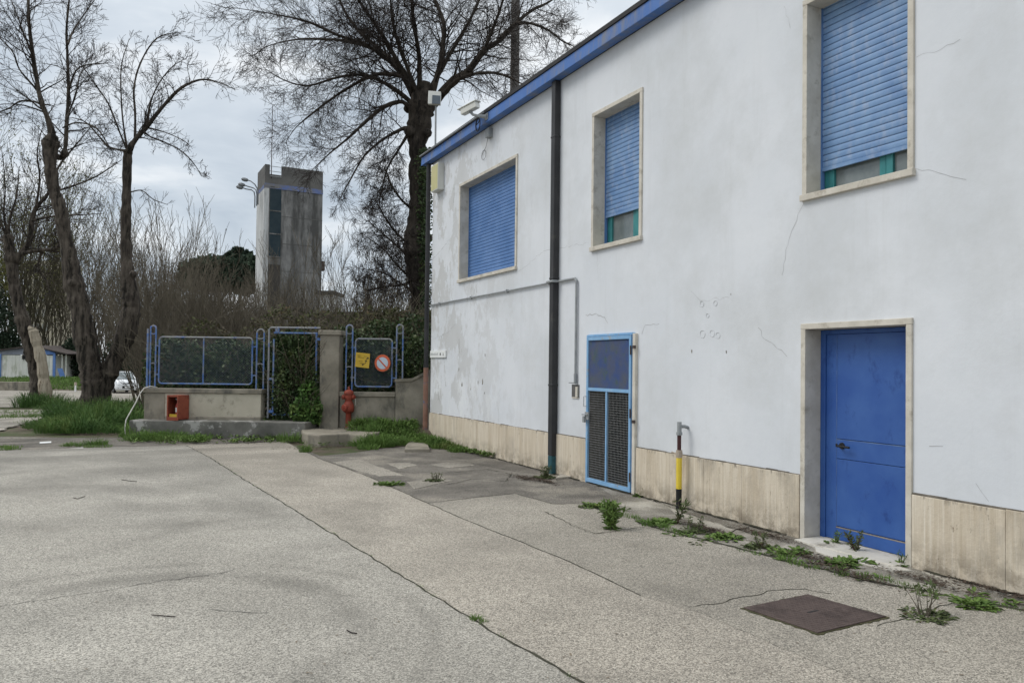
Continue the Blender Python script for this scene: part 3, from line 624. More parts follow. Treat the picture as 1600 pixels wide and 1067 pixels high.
# cracks and scars in the plaster, hung on the wall as the shallow relief they are
def W(x, y): r = ray(x, y); p = CAM + r * (-CAM.x / r.x); return (p.y, p.z)
def wcrack(pts, wd, amp=.018):
    cb = MB(); q = jag([W(*p) for p in pts], amp, .05); o = 0
    for i, (y, z) in enumerate(q):
        y0, z0 = q[max(0, i - 1)]; y1, z1 = q[min(len(q) - 1, i + 1)]; d = V((y1 - y0, z1 - z0, 0)).normalized(); n = V((-d.y, d.x, 0)) * wd * rnd.uniform(.3, 1)
        cb.v += [(-.0018, y + n.x, z + n.y), (-.0018, y - n.x, z - n.y)]
    cb.f += [(o + 2 * i, o + 2 * i + 1, o + 2 * i + 3, o + 2 * i + 2) for i in range(len(q) - 1)]
    cb.build('plaster_crack', CRACK, B)
wcrack([(1185, 512), (1195, 530), (1215, 545), (1230, 557)], .0035)
wcrack([(1256, 318), (1245, 345), (1228, 390), (1222, 430)], .002)
wcrack([(1432, 264), (1460, 268), (1495, 278), (1510, 281)], .002)
wcrack([(1432, 90), (1470, 78), (1500, 62)], .0018)
wcrack([(915, 492), (932, 490), (945, 496), (950, 505)], .005)
wcrack([(810, 425), (850, 392), (870, 388), (920, 380)], .0025)
wcrack([(1003, 522), (1008, 508), (1030, 506)], .0025)
wcrack([(933, 393), (934, 440)], .0018); wcrack([(1080, 455), (1095, 470), (1140, 465)], .0015)
wcrack([(1225, 10), (1235, 45)], .0015); wcrack([(1525, 755), (1535, 770), (1545, 783)], .003)
wcrack([(676, 405), (690, 390), (704, 372)], .004); wcrack([(677, 530), (700, 520), (712, 505)], .004); wcrack([(1452, 697), (1474, 697)], .003, .003)
SCAR = M1('scar_grey', (.54, .555, .57), (.60, .615, .63)); HOLE = M1('hole_grey', (.16, .15, .13), (.24, .22, .19))
for x, y, r_ in ((1097, 475, .035), (1118, 474, .03), (1098, 522, .045), (1113, 521, .04), (1122, 524, .035), (1106, 493, .025)):
    yy, z = W(x, y); sc = MB()
    for i in range(12):
        q0, q1 = 2 * pi * i / 12, 2 * pi * (i + 1) / 12
        if i in (4, 9): continue
        sc.tube([(-.001, yy + cos(q0) * r_, z + sin(q0) * r_), (-.001, yy + cos(q1) * r_, z + sin(q1) * r_)], .004, 4)
    sc.build('plaster_scar', SCAR, B)
for x, y, r_ in ((722, 601, .03), (717, 577, .02), (754, 597, .035), (747, 597, .02), (758, 555, .02), (757, 614, .015), (735, 608, .012), (683, 480, .02), (1081, 549, .012), (1135, 550, .010), (1142, 460, .006), (770, 700, .01)):
    yy, z = W(x, y); pts = [(yy + cos(k) * r_ * rnd.uniform(.5, 1.2), z + sin(k) * r_ * 2 * rnd.uniform(.5, 1.2)) for k in [2 * pi * i / 8 for i in range(8)]]
    sc = MB(); sc.add([(-.002, *q) for q in pts], [tuple(range(8))]); sc.build('plaster_hole', HOLE, B)

# ------------------------------------------------------------------ things on the building
t = thing('light_box', 'white box sign with a faded yellow face under the eaves corner', 'sign', (-.07, 15.59, 5.38))
MB().box(-.145, -.002, 15.38, 15.80, 5.38, 5.955).build('housing', OFFW, t, bev=.008)
MB().box(-.149, -.1455, 15.40, 15.78, 5.405, 5.93).build('face', LBOX, t)
t = thing('wall_plaque', 'small white plaque with a black dot beside the corner downpipe', 'plaque', (-.01, 15.56, 1.81))
MB().box(-.03, -.002, 15.105, 16.02, 1.815, 1.965).build('plate', WHITE, t, bev=.004)
q = MB()
for i in range(11):
    y = 15.98 - i * .042; q.box(-.032, -.0305, y - .028, y, 1.872, 1.872 + rnd.choice((.03, .035, .045)))
q.build('lettering', INKG, t)
text('I6', .085, (-.031, 15.26, 1.858), (0, -1, 0), (0, 0, 1), INKG, 'lettering', t)
MB().lathe((-.0305, 15.40, 1.888), [(.03, 0), (.03, .002)], 14, (-1, 0, 0)).build('dot', INK, t)
t = thing('security_camera', 'pale bullet security camera on a bracket at the blue eaves', 'camera', (-.18, 12.85, 6.16))
b = MB(); c0 = V((-.42, 13.05, 6.36)); ax = V((-.30, .80, -.13)).normalized(); sd_ = ax.cross(V((0, 0, 1))).normalized(); up_ = sd_.cross(ax)
b.obox(c0, ax * .20, sd_ * .055, up_ * .055); b.obox(c0 + up_ * .066 + ax * .02, ax * .25, sd_ * .072, up_ * .010)
b.build('housing', OFFW, t, bev=.01)
b = MB(); b.tube([(-.18, 12.85, 6.19), (-.30, 12.90, 6.20), (-.38, 13.0, 6.24), c0 - up_ * .05], [.045, .026, .024, .03], 8); b.obox((-.181, 12.84, 6.19), (.006, 0, 0), (0, .06, 0), (0, 0, .06)); b.build('bracket', GREYP, t)
b = MB(); b.tube([(-.27 + .0 * i, 13.02 + cos(i / 16 * 2 * pi) * .10, 6.08 + sin(i / 16 * 2 * pi) * .12) for i in range(17)] + [(-.24, 13.0, 6.15)], .009, 5)
b.tube([(-.26, 13.04 + cos(i / 16 * 2 * pi) * .085, 6.08 + sin(i / 16 * 2 * pi) * .11) for i in range(17)], .008, 5); b.build('cable', BLACK, t)
t = thing('junction_box', 'small grey junction box with dangling wire under the eaves', 'junction box', (-.03, 13.0, 5.86))
MB().box(-.09, -.002, 12.94, 13.09, 5.87, 6.04).build('box', GREYP, t, bev=.006)
MB().tube([(-.05, 13.05, 5.87), (-.03, 13.18, 5.74)] + [(-.02, 13.30 + cos(i / 14 * 2 * pi) * .10, 5.62 + sin(i / 14 * 2 * pi) * .09) for i in range(15)], .004, 4).build('wire', BLACK, t)
t = thing('floodlight', 'square floodlight on a thin pole above the eaves corner', 'floodlight', (.35, 16.0, 6.25))
pb = at(680, 258, 17.1); tp = at(681, 166, 17.1); t.location = pb
MB().tube([pb - V((0, 0, .12)), tp], .022, 6).build('pole', GREYP, t)
c0 = at(679, 154, 17.1); b = MB(); b.obox(c0, RT * .135 + FW * .03, FW * .05, V((0, 0, .155)) + FW * .03); b.build('lamp_head', OFFW, t, bev=.012)
MB().obox(c0 - FW * .062 + RT * .045 - V((0, 0, .05)), RT * .088 + FW * .02, FW * .006, V((0, 0, .10)) + FW * .02).build('lamp_glass', M1('flood_glass', (.07, .09, .11), (.10, .12, .14), rough=.2), t)
# gas riser
t = thing('gas_riser', 'upright gas pipe painted yellow and black beside the mesh door', 'pipe', (-.13, 7.32, 0)); P = (-.13, 7.32)
MB().tube([(*P, 0), (*P, .235)], .034, 12).build('base_sleeve', BLACK, t, smooth=False)
MB().tube([(*P, .236), (*P, .60)], .034, 12).build('yellow_sleeve', YEL, t)
b = MB().tube([(*P, .60), (*P, .69)], .036, 12); b.tube([(*P, .625), (*P, .665)], .040, 8); b.tube([(P[0] - .02, P[1] + .02, .645), (P[0] - .04, P[1] + .09, .66)], .008, 6); b.build('valve', BRASS, t)
MB().tube([(*P, .69), (*P, .87)], .024, 12).build('riser', MAROON, t)
b = MB().tube([(*P, .865), (*P, .90)], .036, 8); b.tube([(*P, .90), (*P, 1.02)], .027, 12); b.tube([(*P, .965), (-.05, 7.32, .965), (-.0, 7.32, .95)], .02, 8); b.build('top_fitting', GREYP, t)
# manhole cover
t = thing('manhole_cover', 'rusty square iron manhole cover set in the concrete', 'manhole cover', (-1.76, 3.83, 0))
cs = [V((*g2(*p), 0)) for p in ((1160, 951), (1262, 930), (1386, 965), (1278, 991))]
cen = sum(cs, V()) / 4
b = MB(); b.prism([tuple((cen + (c - cen) * .985).xy) for c in cs], -.03, .014)
e1 = (cs[1] - cs[0]); e2 = (cs[3] - cs[0]); 
b.build('plate', IRON, t, bev=.003)
rb = MB()
for i in range(1, 24):
    for j in range(1, 22):
        c = cs[0] + e1 * (i / 24) + e2 * (j / 22); a_ = e1.normalized(); c_ = e2.normalized(); s_ = 1 if (i + j) % 2 else -1
        if abs(i - 12) < 2 and abs(j - 11) < 2: continue
        rb.obox(c + V((0, 0, .0145)), (a_ + c_ * s_) * .0065, (a_ - c_ * s_) * .002, V((0, 0, .0015)))
rb.build('tread_pattern', IRON, t)
MB().obox(cen + V((0, 0, .0145)), e1.normalized() * .05, e2.normalized() * .008, (0, 0, .001)).build('keyhole', BLACK, t)
b = MB()
for i in range(4):
    a, c = cs[i], cs[(i + 1) % 4]; a2 = cen + (a - cen) * 1.035; c2 = cen + (c - cen) * 1.035
    q = jag([tuple((cen + (a - cen) * .99).xy), tuple((cen + (c - cen) * .99).xy)], .002, .04); q2 = jag([tuple(a2.xy), tuple(c2.xy)], .012, .04)
    b.prism(q + q2[::-1], -.03, .006)
b.build('mossy_rim', M1('moss', (.045, .05, .02), (.09, .08, .04), scale=30, bump=1), t)

# ------------------------------------------------------------------ walls, fence, gate
o = MB().fbox(.17, 2.76, -.32, 0, .30, .965); cw = thing('low_wall', 'low concrete wall with pale panel carrying the long blue fence', 'wall', fp(1.4, 0))
o.build('body', CONCL, cw, bev=.01)
MB().fbox(.14, 2.79, -.36, .04, .965, 1.065).build('coping', CONC, cw, bev=.012)
MB().fbox(.16, .62, -.30, .012, .32, .955).build('stained_end', CONC, cw, bev=.01); MB().fbox(.62, 2.77, -.30, .02, .32, .45).build('stained_foot', CONC, cw, bev=.02)
o = MB(); p = [fp(.02, 0, .40), fp(2.72, 0, .42), fp(3.9, 0, .55), fp(4.0, 0, .1), fp(4.0, 0, -.1), fp(.02, 0, -.1)]
tag(o.prism([tuple(q.xy) for q in p], -.1, .375).build('concrete_ledge', LEDGEM, bev=.02), 'stained concrete ledge at the foot of the low wall', 'ledge')
pi_ = thing('gate_pillar', 'square concrete gate pillar with flat cap beside the ivy gate', 'pillar', fp(4.29, 0))
MB().fbox(4.07, 4.50, -.42, .02, .1, 2.30).build('shaft', CONC, pi_, bev=.015); MB().fbox(4.03, 4.54, -.46, .06, 2.30, 2.41).build('cap', CONC, pi_, bev=.015)
cw2 = thing('low_wall', 'short low concrete wall behind the fire hydrant', 'wall', fp(5.1, 0))
MB().fbox(4.51, 5.76, -.34, -.05, .1, .93).build('body', CONC, cw2, bev=.01); MB().fbox(4.505, 5.76, -.38, -.01, .93, 1.03).build('coping', CONC, cw2, bev=.012)
cw3 = thing('low_wall', 'sloping concrete wall end joining the building corner downpipe', 'wall', fp(6.1, 0))
b = MB(); b.extr([fp(5.77, .1, .0), fp(6.52, .1, .0), fp(6.52, 1.49, .0), fp(6.14, 1.29, .0), fp(5.77, 1.27, .0)], -FN * .22); b.build('body', CONC, cw3)
b = MB(); b.extr([fp(5.75, 1.27, .03), fp(6.14, 1.29, .03), fp(6.52, 1.49, .03), fp(6.52, 1.55, .03), fp(6.13, 1.35, .03), fp(5.75, 1.33, .03)], -FN * .28); b.build('coping', CONC, cw3)
# slab under the hydrant and the little steps
tag(MB().prism([g2(x, y, .22) for x, y in ((470, 670), (473, 675), (482, 678), (500, 679), (546, 677), (572, 680), (596, 674), (615, 655), (535, 655), (490, 662))], -.1, .22).build('kerb_slab', CONC, bev=.03), 'raised concrete kerb slab carrying the fire hydrant', 'kerb')
tag(MB().prism([g2(x, y, .10) for x, y in ((634, 692), (640, 686), (664, 685), (668, 690), (672, 698), (632, 698))], -.1, .065).build('concrete_step', CONC, bev=.02), 'small concrete step among weeds by the plinth end', 'step')
b = MB(); a, c = gp(627, 655, .33), gp(654, 660, .33); d = (c - a).normalized(); b.obox((a + c) / 2, (c - a) / 2, d.cross(V((0, 0, 1))) * .10, (0, 0, .04))
tag(b.build('stone_edging', PALEP, bev=.01), 'pale stone edging lying in weeds by the corner downpipe', 'edging')
def hairpin(sa, sb, zb, zt, off, parent, ring=True, mat=None):
    r = (sb - sa) / 2; c = (sa + sb) / 2; b = MB()
    pts = [fp(sa, zb, off)] + [fp(c - r * cos(pi * i / 10), zt - r + r * sin(pi * i / 10), off) for i in range(11)] + [fp(sb, zb, off)]
    b.tube(pts[:2], .018, 8); b.tube(pts[-2:], .018, 8)
    o_ = b.build('post', FBLUE, parent)
    b = MB(); b.tube(pts[1:-1], .019, 8)
    b.build('post_loop', FPALE, o_); b = MB()
    if ring: b.tube([fp(c + r * cos(pi * i / 10), zt - r - .09 - r * sin(pi * i / 10) * .6, off) for i in range(11)], .014, 6)
    b.build('post_ring', FPALE, o_); b = MB()
    b.tube([fp(c - r * cos(pi * i / 8), zb + .52 + r * .7 * sin(pi * i / 8), off) for i in range(9)], .013, 6)
    b.build('post_tie', FPALE, o_)
def panel(s0, s1, z0, z1, off, parent, mid=None):
    b = MB(); c = .06
    b.tube([fp(s0, z0 + c, off), fp(s0, z1 - c, off)], .018, 8); b.tube([fp(s1, z0 + c, off), fp(s1, z1 - c, off)], .018, 8)
    b.tube([fp(s0, z0 + c, off), fp(s0 + c * .4, z0 + c * .3, off), fp(s0 + c, z0, off), fp(s1 - c, z0, off), fp(s1 - c * .4, z0 + c * .3, off), fp(s1, z0 + c, off)], .018, 8)
    if mid: b.tube([fp(mid, z0, off), fp(mid, z1, off)], .016, 8)
    for z in (z0 + .2, z1 - .2):
        b.tube([fp(s0 - .1, z, off), fp(s0, z, off)], .014, 6); b.tube([fp(s1, z, off), fp(s1 + .1, z, off)], .014, 6)
    b.build('frame', FBLUE, parent)
    MB().tube([fp(s0, z1 - c, off), fp(s0 + c * .4, z1 - c * .3, off), fp(s0 + c, z1, off), fp(s1 - c, z1, off), fp(s1 - c * .4, z1 - c * .3, off), fp(s1, z1 - c, off)], .019, 8).build('top_rail', FPALE, parent)
    b = MB(); W_, H_, st = s1 - s0, z1 - z0, .058
    for sg in (1, -1):
        k = -H_
        while k < W_:
            u0, u1 = max(0, k), min(W_, k + H_)
            if u1 - u0 > .01:
                v0, v1 = u0 - k, u1 - k
                if sg < 0: b.tube([fp(s1 - u0, z0 + v0, off), fp(s1 - u1, z0 + v1, off)], .0019, 3, False)
                else: b.tube([fp(s0 + u0, z0 + v0, off), fp(s0 + u1, z0 + v1, off)], .0019, 3, False)
            k += st
    b.build('wire_mesh', FWIRE, parent)
OF = -.16
f1 = thing('mesh_fence', 'long blue wire mesh fence panel on the low wall left of the gate', 'fence', fp(1.4, 1.06, OF))
hairpin(.20, .32, 1.065, 2.47, OF, f1); hairpin(2.60, 2.76, 1.065, 2.42, OF, f1); panel(.40, 2.50, 1.17, 2.22, OF, f1, 1.40)
MB().tube([fp(.14, 1.065, OF), fp(.14, 2.30, OF)], .024, 8).build('post', FBLUE, f1); MB().tube([fp(.14, 2.30, OF), fp(.14, 2.40, OF)], .024, 8).build('post_top', FPALE, f1)
f2 = thing('mesh_fence', 'short blue wire mesh fence panel bearing the yellow and round signs', 'fence', fp(5.2, 1.03, OF))
hairpin(4.62, 4.76, 1.03, 2.54, OF, f2); hairpin(5.76, 5.90, 1.2, 2.56, OF, f2); panel(4.83, 5.66, 1.15, 2.23, OF, f2)
gt = thing('mesh_gate', 'blue metal gate overgrown with ivy between wall and pillar', 'gate', fp(3.45, .4))
b = MB(); b.tube([fp(2.89, .42, -.1), fp(2.89, 2.42, -.1), fp(2.93, 2.46, -.1), fp(4.04, 2.46, -.1)], .022, 8); b.build('outer_frame', FPALE, gt)
b = MB(); b.tube([fp(3.0, .55, -.1), fp(3.0, 2.2, -.1)], .02, 8).tube([fp(3.0, 2.34, -.1), fp(3.98, 2.34, -.1)], .02, 8).tube([fp(3.96, .5, -.1), fp(3.96, 2.34, -.1)], .022, 8).tube([fp(3.0, .5, -.1), fp(3.96, .5, -.1)], .02, 8)
b.fbox(3.04, 3.12, -.14, -.06, 2.34, 2.46).fbox(2.89, 3.0, -.13, -.09, .54, .60).fbox(3.96, 4.06, -.14, -.06, 2.18, 2.24).fbox(2.9, 3.0, -.13, -.09, 1.28, 1.33); b.build('leaf_frame', FBLUE, gt)
# signs on the fence
t = thing('notice_sign', 'weathered yellow notice sheet tilted on the short fence panel', 'sign', fp(4.99, 1.60, -.12))
b = MB(); q = [fp(4.83, 1.60, -.125), fp(5.145, 1.565, -.125), fp(5.165, 1.895, -.125), fp(4.85, 1.925, -.125)]; b.extr(q, -FN * .006); b.build('sheet', YELS, t)
b = MB()
for (u, v, l_) in ((.12, .84, .28), (.6, .80, .22), (.14, .68, .5), (.22, .42, .3), (.3, .27, .4), (.14, .76, .2)):
    a = fp(4.845 + u * .3, 1.60 + v * .31 - u * .03, -.122); b.obox(a + FD * l_ * .15, FD * l_ * .15 + V((0, 0, -.006)), FN * .001, (0, 0, .006))
b.build('lettering', M1('faint_print', (.22, .15, .02), (.3, .2, .03)), t)
b = MB()
for i in range(14):
    k = rnd.random(); a = fp(4.99 + .15 * k + rnd.uniform(-.03, .03), 1.61 + .22 * k + rnd.uniform(-.02, .03), -.121); b.obox(a, FD * rnd.uniform(.004, .02) + V((0, 0, rnd.uniform(-.01, .012))), FN * .001, (0, 0, rnd.uniform(.004, .012)))
b.build('stain', INK, t)
t = thing('traffic_sign', 'round no parking sign with red ring and diagonal bar on mesh', 'sign', fp(5.45, 1.5, -.11))
c = fp(5.455, 1.685, -.11); nn = (FN + FD * -.25).normalized()
MB().lathe(c, [(.19, 0), (.192, .006), (.188, .012)], 32, nn).build('rim', SIGNR, t, smooth=False)
MB().lathe(c + nn * .0125, [(.135, 0), (.135, .003)], 32, nn).build('disc', SIGNW, t)
u_ = V((0, 0, 1)); r_ = u_.cross(nn).normalized()
MB().obox(c + nn * .0175, (r_ - u_).normalized() * .135, (r_ + u_).normalized() * .016, nn * .0015).build('bar', SIGNR, t)
# cable over the end of the wall
tag(MB().tube([fp(.40, 1.08, -.1), fp(.28, 1.105, -.02), fp(.19, 1.07, .08), fp(.12, .95, .12), fp(.06, .74, .2), fp(-.01, .48, .36), fp(-.035, .38, .42), fp(-.04, .2, .45), fp(-.01, .0, .47)], .013, 6).build('hose', CABLE, smooth=True), 'pale hose hanging over the left end of the low wall', 'hose')
# fire cabinet and extinguisher
t = thing('fire_cabinet', 'open fronted red fire extinguisher cabinet standing on the ledge', 'cabinet', fp(1.0, .375, .20))
rot = mathutils.Matrix.Rotation(radians(-11), 3, 'Z'); ca, cn_ = rot @ FD, rot @ FN; C0 = fp(1.0, .375, .20)
def cbx(b, a0, a1, o0, o1, z0, z1): return b.obox(C0 + ca * (a0 + a1) / 2 + cn_ * (o0 + o1) / 2 + V((0, 0, (z0 + z1) / 2)), ca * (a1 - a0) / 2, cn_ * (o1 - o0) / 2, (0, 0, (z1 - z0) / 2))
b = MB(); cbx(b, -.14, -.12, -.19, .19, .02, .55); cbx(b, .12, .14, -.19, .19, .02, .55); cbx(b, -.12, .12, -.19, .19, .02, .04); cbx(b, -.12, .12, -.19, .19, .53, .55); cbx(b, -.12, .12, -.19, -.175, .04, .53)
b.build('body', REDB, t)
b = MB(); cbx(b, -.14, -.11, .192, .205, .0, .56); cbx(b, .105, .14, .192, .205, .0, .56); cbx(b, -.11, .105, .192, .205, .0, .08); cbx(b, -.11, .105, .192, .205, .515, .56); b.build('door_frame', REDB, t, bev=.004)
b = MB(); cbx(b, -.105, .10, .14, .16, .045, .14); b.build('inner_label', YELS, t)
t = thing('fire_extinguisher', 'red extinguisher with white label inside the red cabinet', 'extinguisher', C0 + V((0, 0, .04)) + ca * .035)
c = C0 + ca * .035 + cn_ * .04 + V((0, 0, .04))
MB().lathe(c, [(.05, 0), (.062, .01), (.062, .28), (.05, .32), (.025, .345), (.02, .36)], 16).build('cylinder', REDE, t, smooth=False)
MB().lathe(c + V((0, 0, .14)), [(.0635, 0), (.0635, .10)], 16).build('label_band', WHITE, t)
b = MB(); b.tube([c + V((0, 0, .355)), c + V((0, 0, .40))], .018, 8); b.tube([c + V((0, 0, .40)), c + V((0, 0, .43)) + ca * -.07, ], .011, 6); b.tube([c + V((0, 0, .39)), c + ca * .06 + V((0, 0, .40)), c + ca * .065 + V((0, 0, .33))], .01, 6); b.build('valve_head', WHITE, t)
# hydrant
hb = fp(4.735, .225, .05); t = thing('fire_hydrant', 'red cast iron fire hydrant on the concrete kerb slab', 'hydrant', hb)
b = MB(); b.lathe(hb, [(0.0748, 0), (0.0748, .02), (0.0634, .03), (0.0616, .33), (0.0748, .345), (0.0924, .35), (0.1188, .38), (0.1250, .45), (0.1144, .53), (0.0924, .575), (0.0774, .60), (0.0836, .63), (0.0986, .66), (0.1021, .71), (0.0924, .75), (0.1012, .765)], 24); b.build('barrel', RED, t, smooth=True)
b = MB(); b.lathe(hb, [(0.1100, .765), (0.1100, .79), (0.1056, .80), (0.0986, .82), (0.0748, .845), (0.0396, .862), (0.0264, .867), (0.0264, .905), (0.0194, .915), (0.0158, .93)], 24); b.build('bonnet', RED, t, smooth=False)
for nm, dv, z, r_, l_ in (('outlet', -RT - FW * .35, .695, .046, .148), ('outlet', RT - FW * .25, .695, .046, .148), ('pumper_outlet', -RT * .55 - FW, .46, .068, .165)):
    dv = V((dv.x, dv.y, 0)).normalized(); b = MB(); b.lathe(hb + V((0, 0, z)), [(r_ * .85, .06), (r_ * .85, l_ - .05), (r_ * 1.15, l_ - .045), (r_ * 1.15, l_ - .012), (r_ * .9, l_), (r_ * .3, l_), (r_ * .28, l_ + .02)], 14, dv); b.build(nm, RED, t)
MB().tube([hb + RT * .15 - FW * .04 + V((0, 0, .66)), hb + RT * .165 - FW * .05 + V((0, 0, .6)), hb + RT * .17 - FW * .05 + V((0, 0, .52))], .005, 5).build('chain', OFFW, t)
sb_ = V((*g2(547.5, 682), 0)); b = MB(); b.tube([sb_, sb_ + V((0, 0, .20))], [.045, .038], 8); b.tube([sb_ + V((0, 0, .2)), sb_ + V((0, 0, .36))], .009, 5)
tag(b.build('iron_stub', IRON), 'rusty iron stub sticking up below the red hydrant', 'stub')

# ------------------------------------------------------------------ bare trees
def spline(pts, per=4):
    o = []; n = len(pts)
    for i in range(n - 1):
        p0, p1, p2, p3 = pts[max(i - 1, 0)], pts[i], pts[i + 1], pts[min(i + 2, n - 1)]
        for k in range(per):
            t = k / per; a = [0] * len(p1)
            o.append(tuple(.5 * (2 * b + (c - a_) * t + (2 * a_ - 5 * b + 4 * c - d_) * t * t + (3 * b - a_ - 3 * c + d_) * t ** 3) for a_, b, c, d_ in zip(p0, p1, p2, p3)))
    o.append(tuple(pts[-1])); return o
def limb(mb, pts, d0, d1, n=8, per=4, jit=.0, rr=rnd):
    """a limb measured on the photograph: (x, y, width), reaching from distance d0 to d1"""
    sp = spline(pts, per); k = len(sp); P, R = [], []
    for i, (x, y, w_) in enumerate(sp):
        dd = d0 + (d1 - d0) * i / (k - 1); p = at(x, y, dd); r = max(.006, w_ / 2 * dd / F_PX)
        P.append(p + rv(rr) * r * jit); R.append(r * (1 + rr.uniform(-.12, .12) * (jit > 0)))
    mb.tube(P, R, n); return P, R
def grow(mb, p, d, Ln, r, lev, rr, trop=(0, 0, 0), kids=5, wob=.22, rmin=.005, ang=(.45, 1.0), seg=None, shrink=(.4, .7), leaves=None, first=.2):
    k = seg or (6 if lev > 1 else 4 if lev else 3); pts = [p.copy()]; dd = d.normalized(); rad = [r]; trop = V(trop)
    for i in range(k):
        dd = (dd + rv(rr) * wob + trop * (1 / k)).normalized(); pts.append(pts[-1] + dd * (Ln / k)); rad.append(max(rmin * .8, r * (1 - .8 * (i + 1) / k)))
    mb.tube(pts, rad, 6 if r > .05 else 4 if r > .02 else 3, r > .03)
    if leaves is not None and lev == 0:
        for q in pts[1:]:
            if rr.random() < leaves[1]: leaves[0].leaf(q, rv(rr), rv(rr), leaves[2], leaves[2] * .3)
    if lev <= 0: return
    for j in range(kids):
        f = first + (1 - first) * (j + rr.random()) / kids; i = min(k - 1, int(f * k)); q = pts[i].lerp(pts[i + 1], f * k - i)
        t = (pts[i + 1] - pts[i]).normalized(); s = t.cross(rv(rr))
        if s.length < .1: continue
        s.normalize(); a = rr.uniform(*ang); nd = t * cos(a) + s * sin(a)
        grow(mb, q, nd, Ln * rr.uniform(*shrink) * (1.15 - .5 * f), max(rmin, rad[i] * .55), lev - 1, rr, trop, max(2, kids - 1) if lev > 1 else kids, wob, rmin, ang, None, shrink, leaves, first)
def sprout(mb, P, R, n, Ln, rr, lev, bias=(0, 0, 0), first=.15, side=None, **kw):
    for j in range(n):
        f = first + (1 - first) * (j + rr.random()) / n; x = f * (len(P) - 1); i = min(len(P) - 2, int(x)); q = P[i].lerp(P[i + 1], x - i)
        t = (P[i + 1] - P[i]).normalized(); s = t.cross(rv(rr))
        if s.length < .1: continue
        s.normalize(); a = rr.uniform(.5, 1.15); nd = (t * cos(a) + s * sin(a) + V(bias)).normalized()
        grow(mb, q, nd, Ln * rr.uniform(.6, 1.15) * (1.1 - .45 * f), max(.007, min(R[i] * .36, .026)), lev, rr, **kw)

# the great tree behind the building
rr = random.Random(11); D0 = 24.0
bt = thing('bare_tree', 'huge leafless tree with ivy clad trunk behind the building corner', 'tree', at(654, 640, D0))
tr = MB(); tw = MB()
limb(tr, [(664, 640, 38), (661, 540, 32), (657, 480, 28), (654, 440, 29), (651, 400, 36), (649, 375, 38), (652, 345, 30), (654, 310, 27), (653, 250, 27), (653, 215, 30), (655, 182, 40), (660, 152, 32), (664, 128, 16)], D0, D0, 14, 5, .10, rr)
for x, y, w_, dd in ((640, 392, 17, -.3), (650, 362, 18, -.3), (668, 372, 14, -.3), (640, 205, 15, -.3), (668, 208, 12, -.35), (637, 170, 11, 0)):   # pollard knuckles
    c = at(x, y, D0 + dd); r_ = w_ * D0 / F_PX * .62; tr.lathe(c - V((0, 0, r_)), [(r_ * .3, 0), (r_ * .85, r_ * .5), (r_, r_), (r_ * .8, r_ * 1.5), (r_ * .3, r_ * 1.9)], 9)
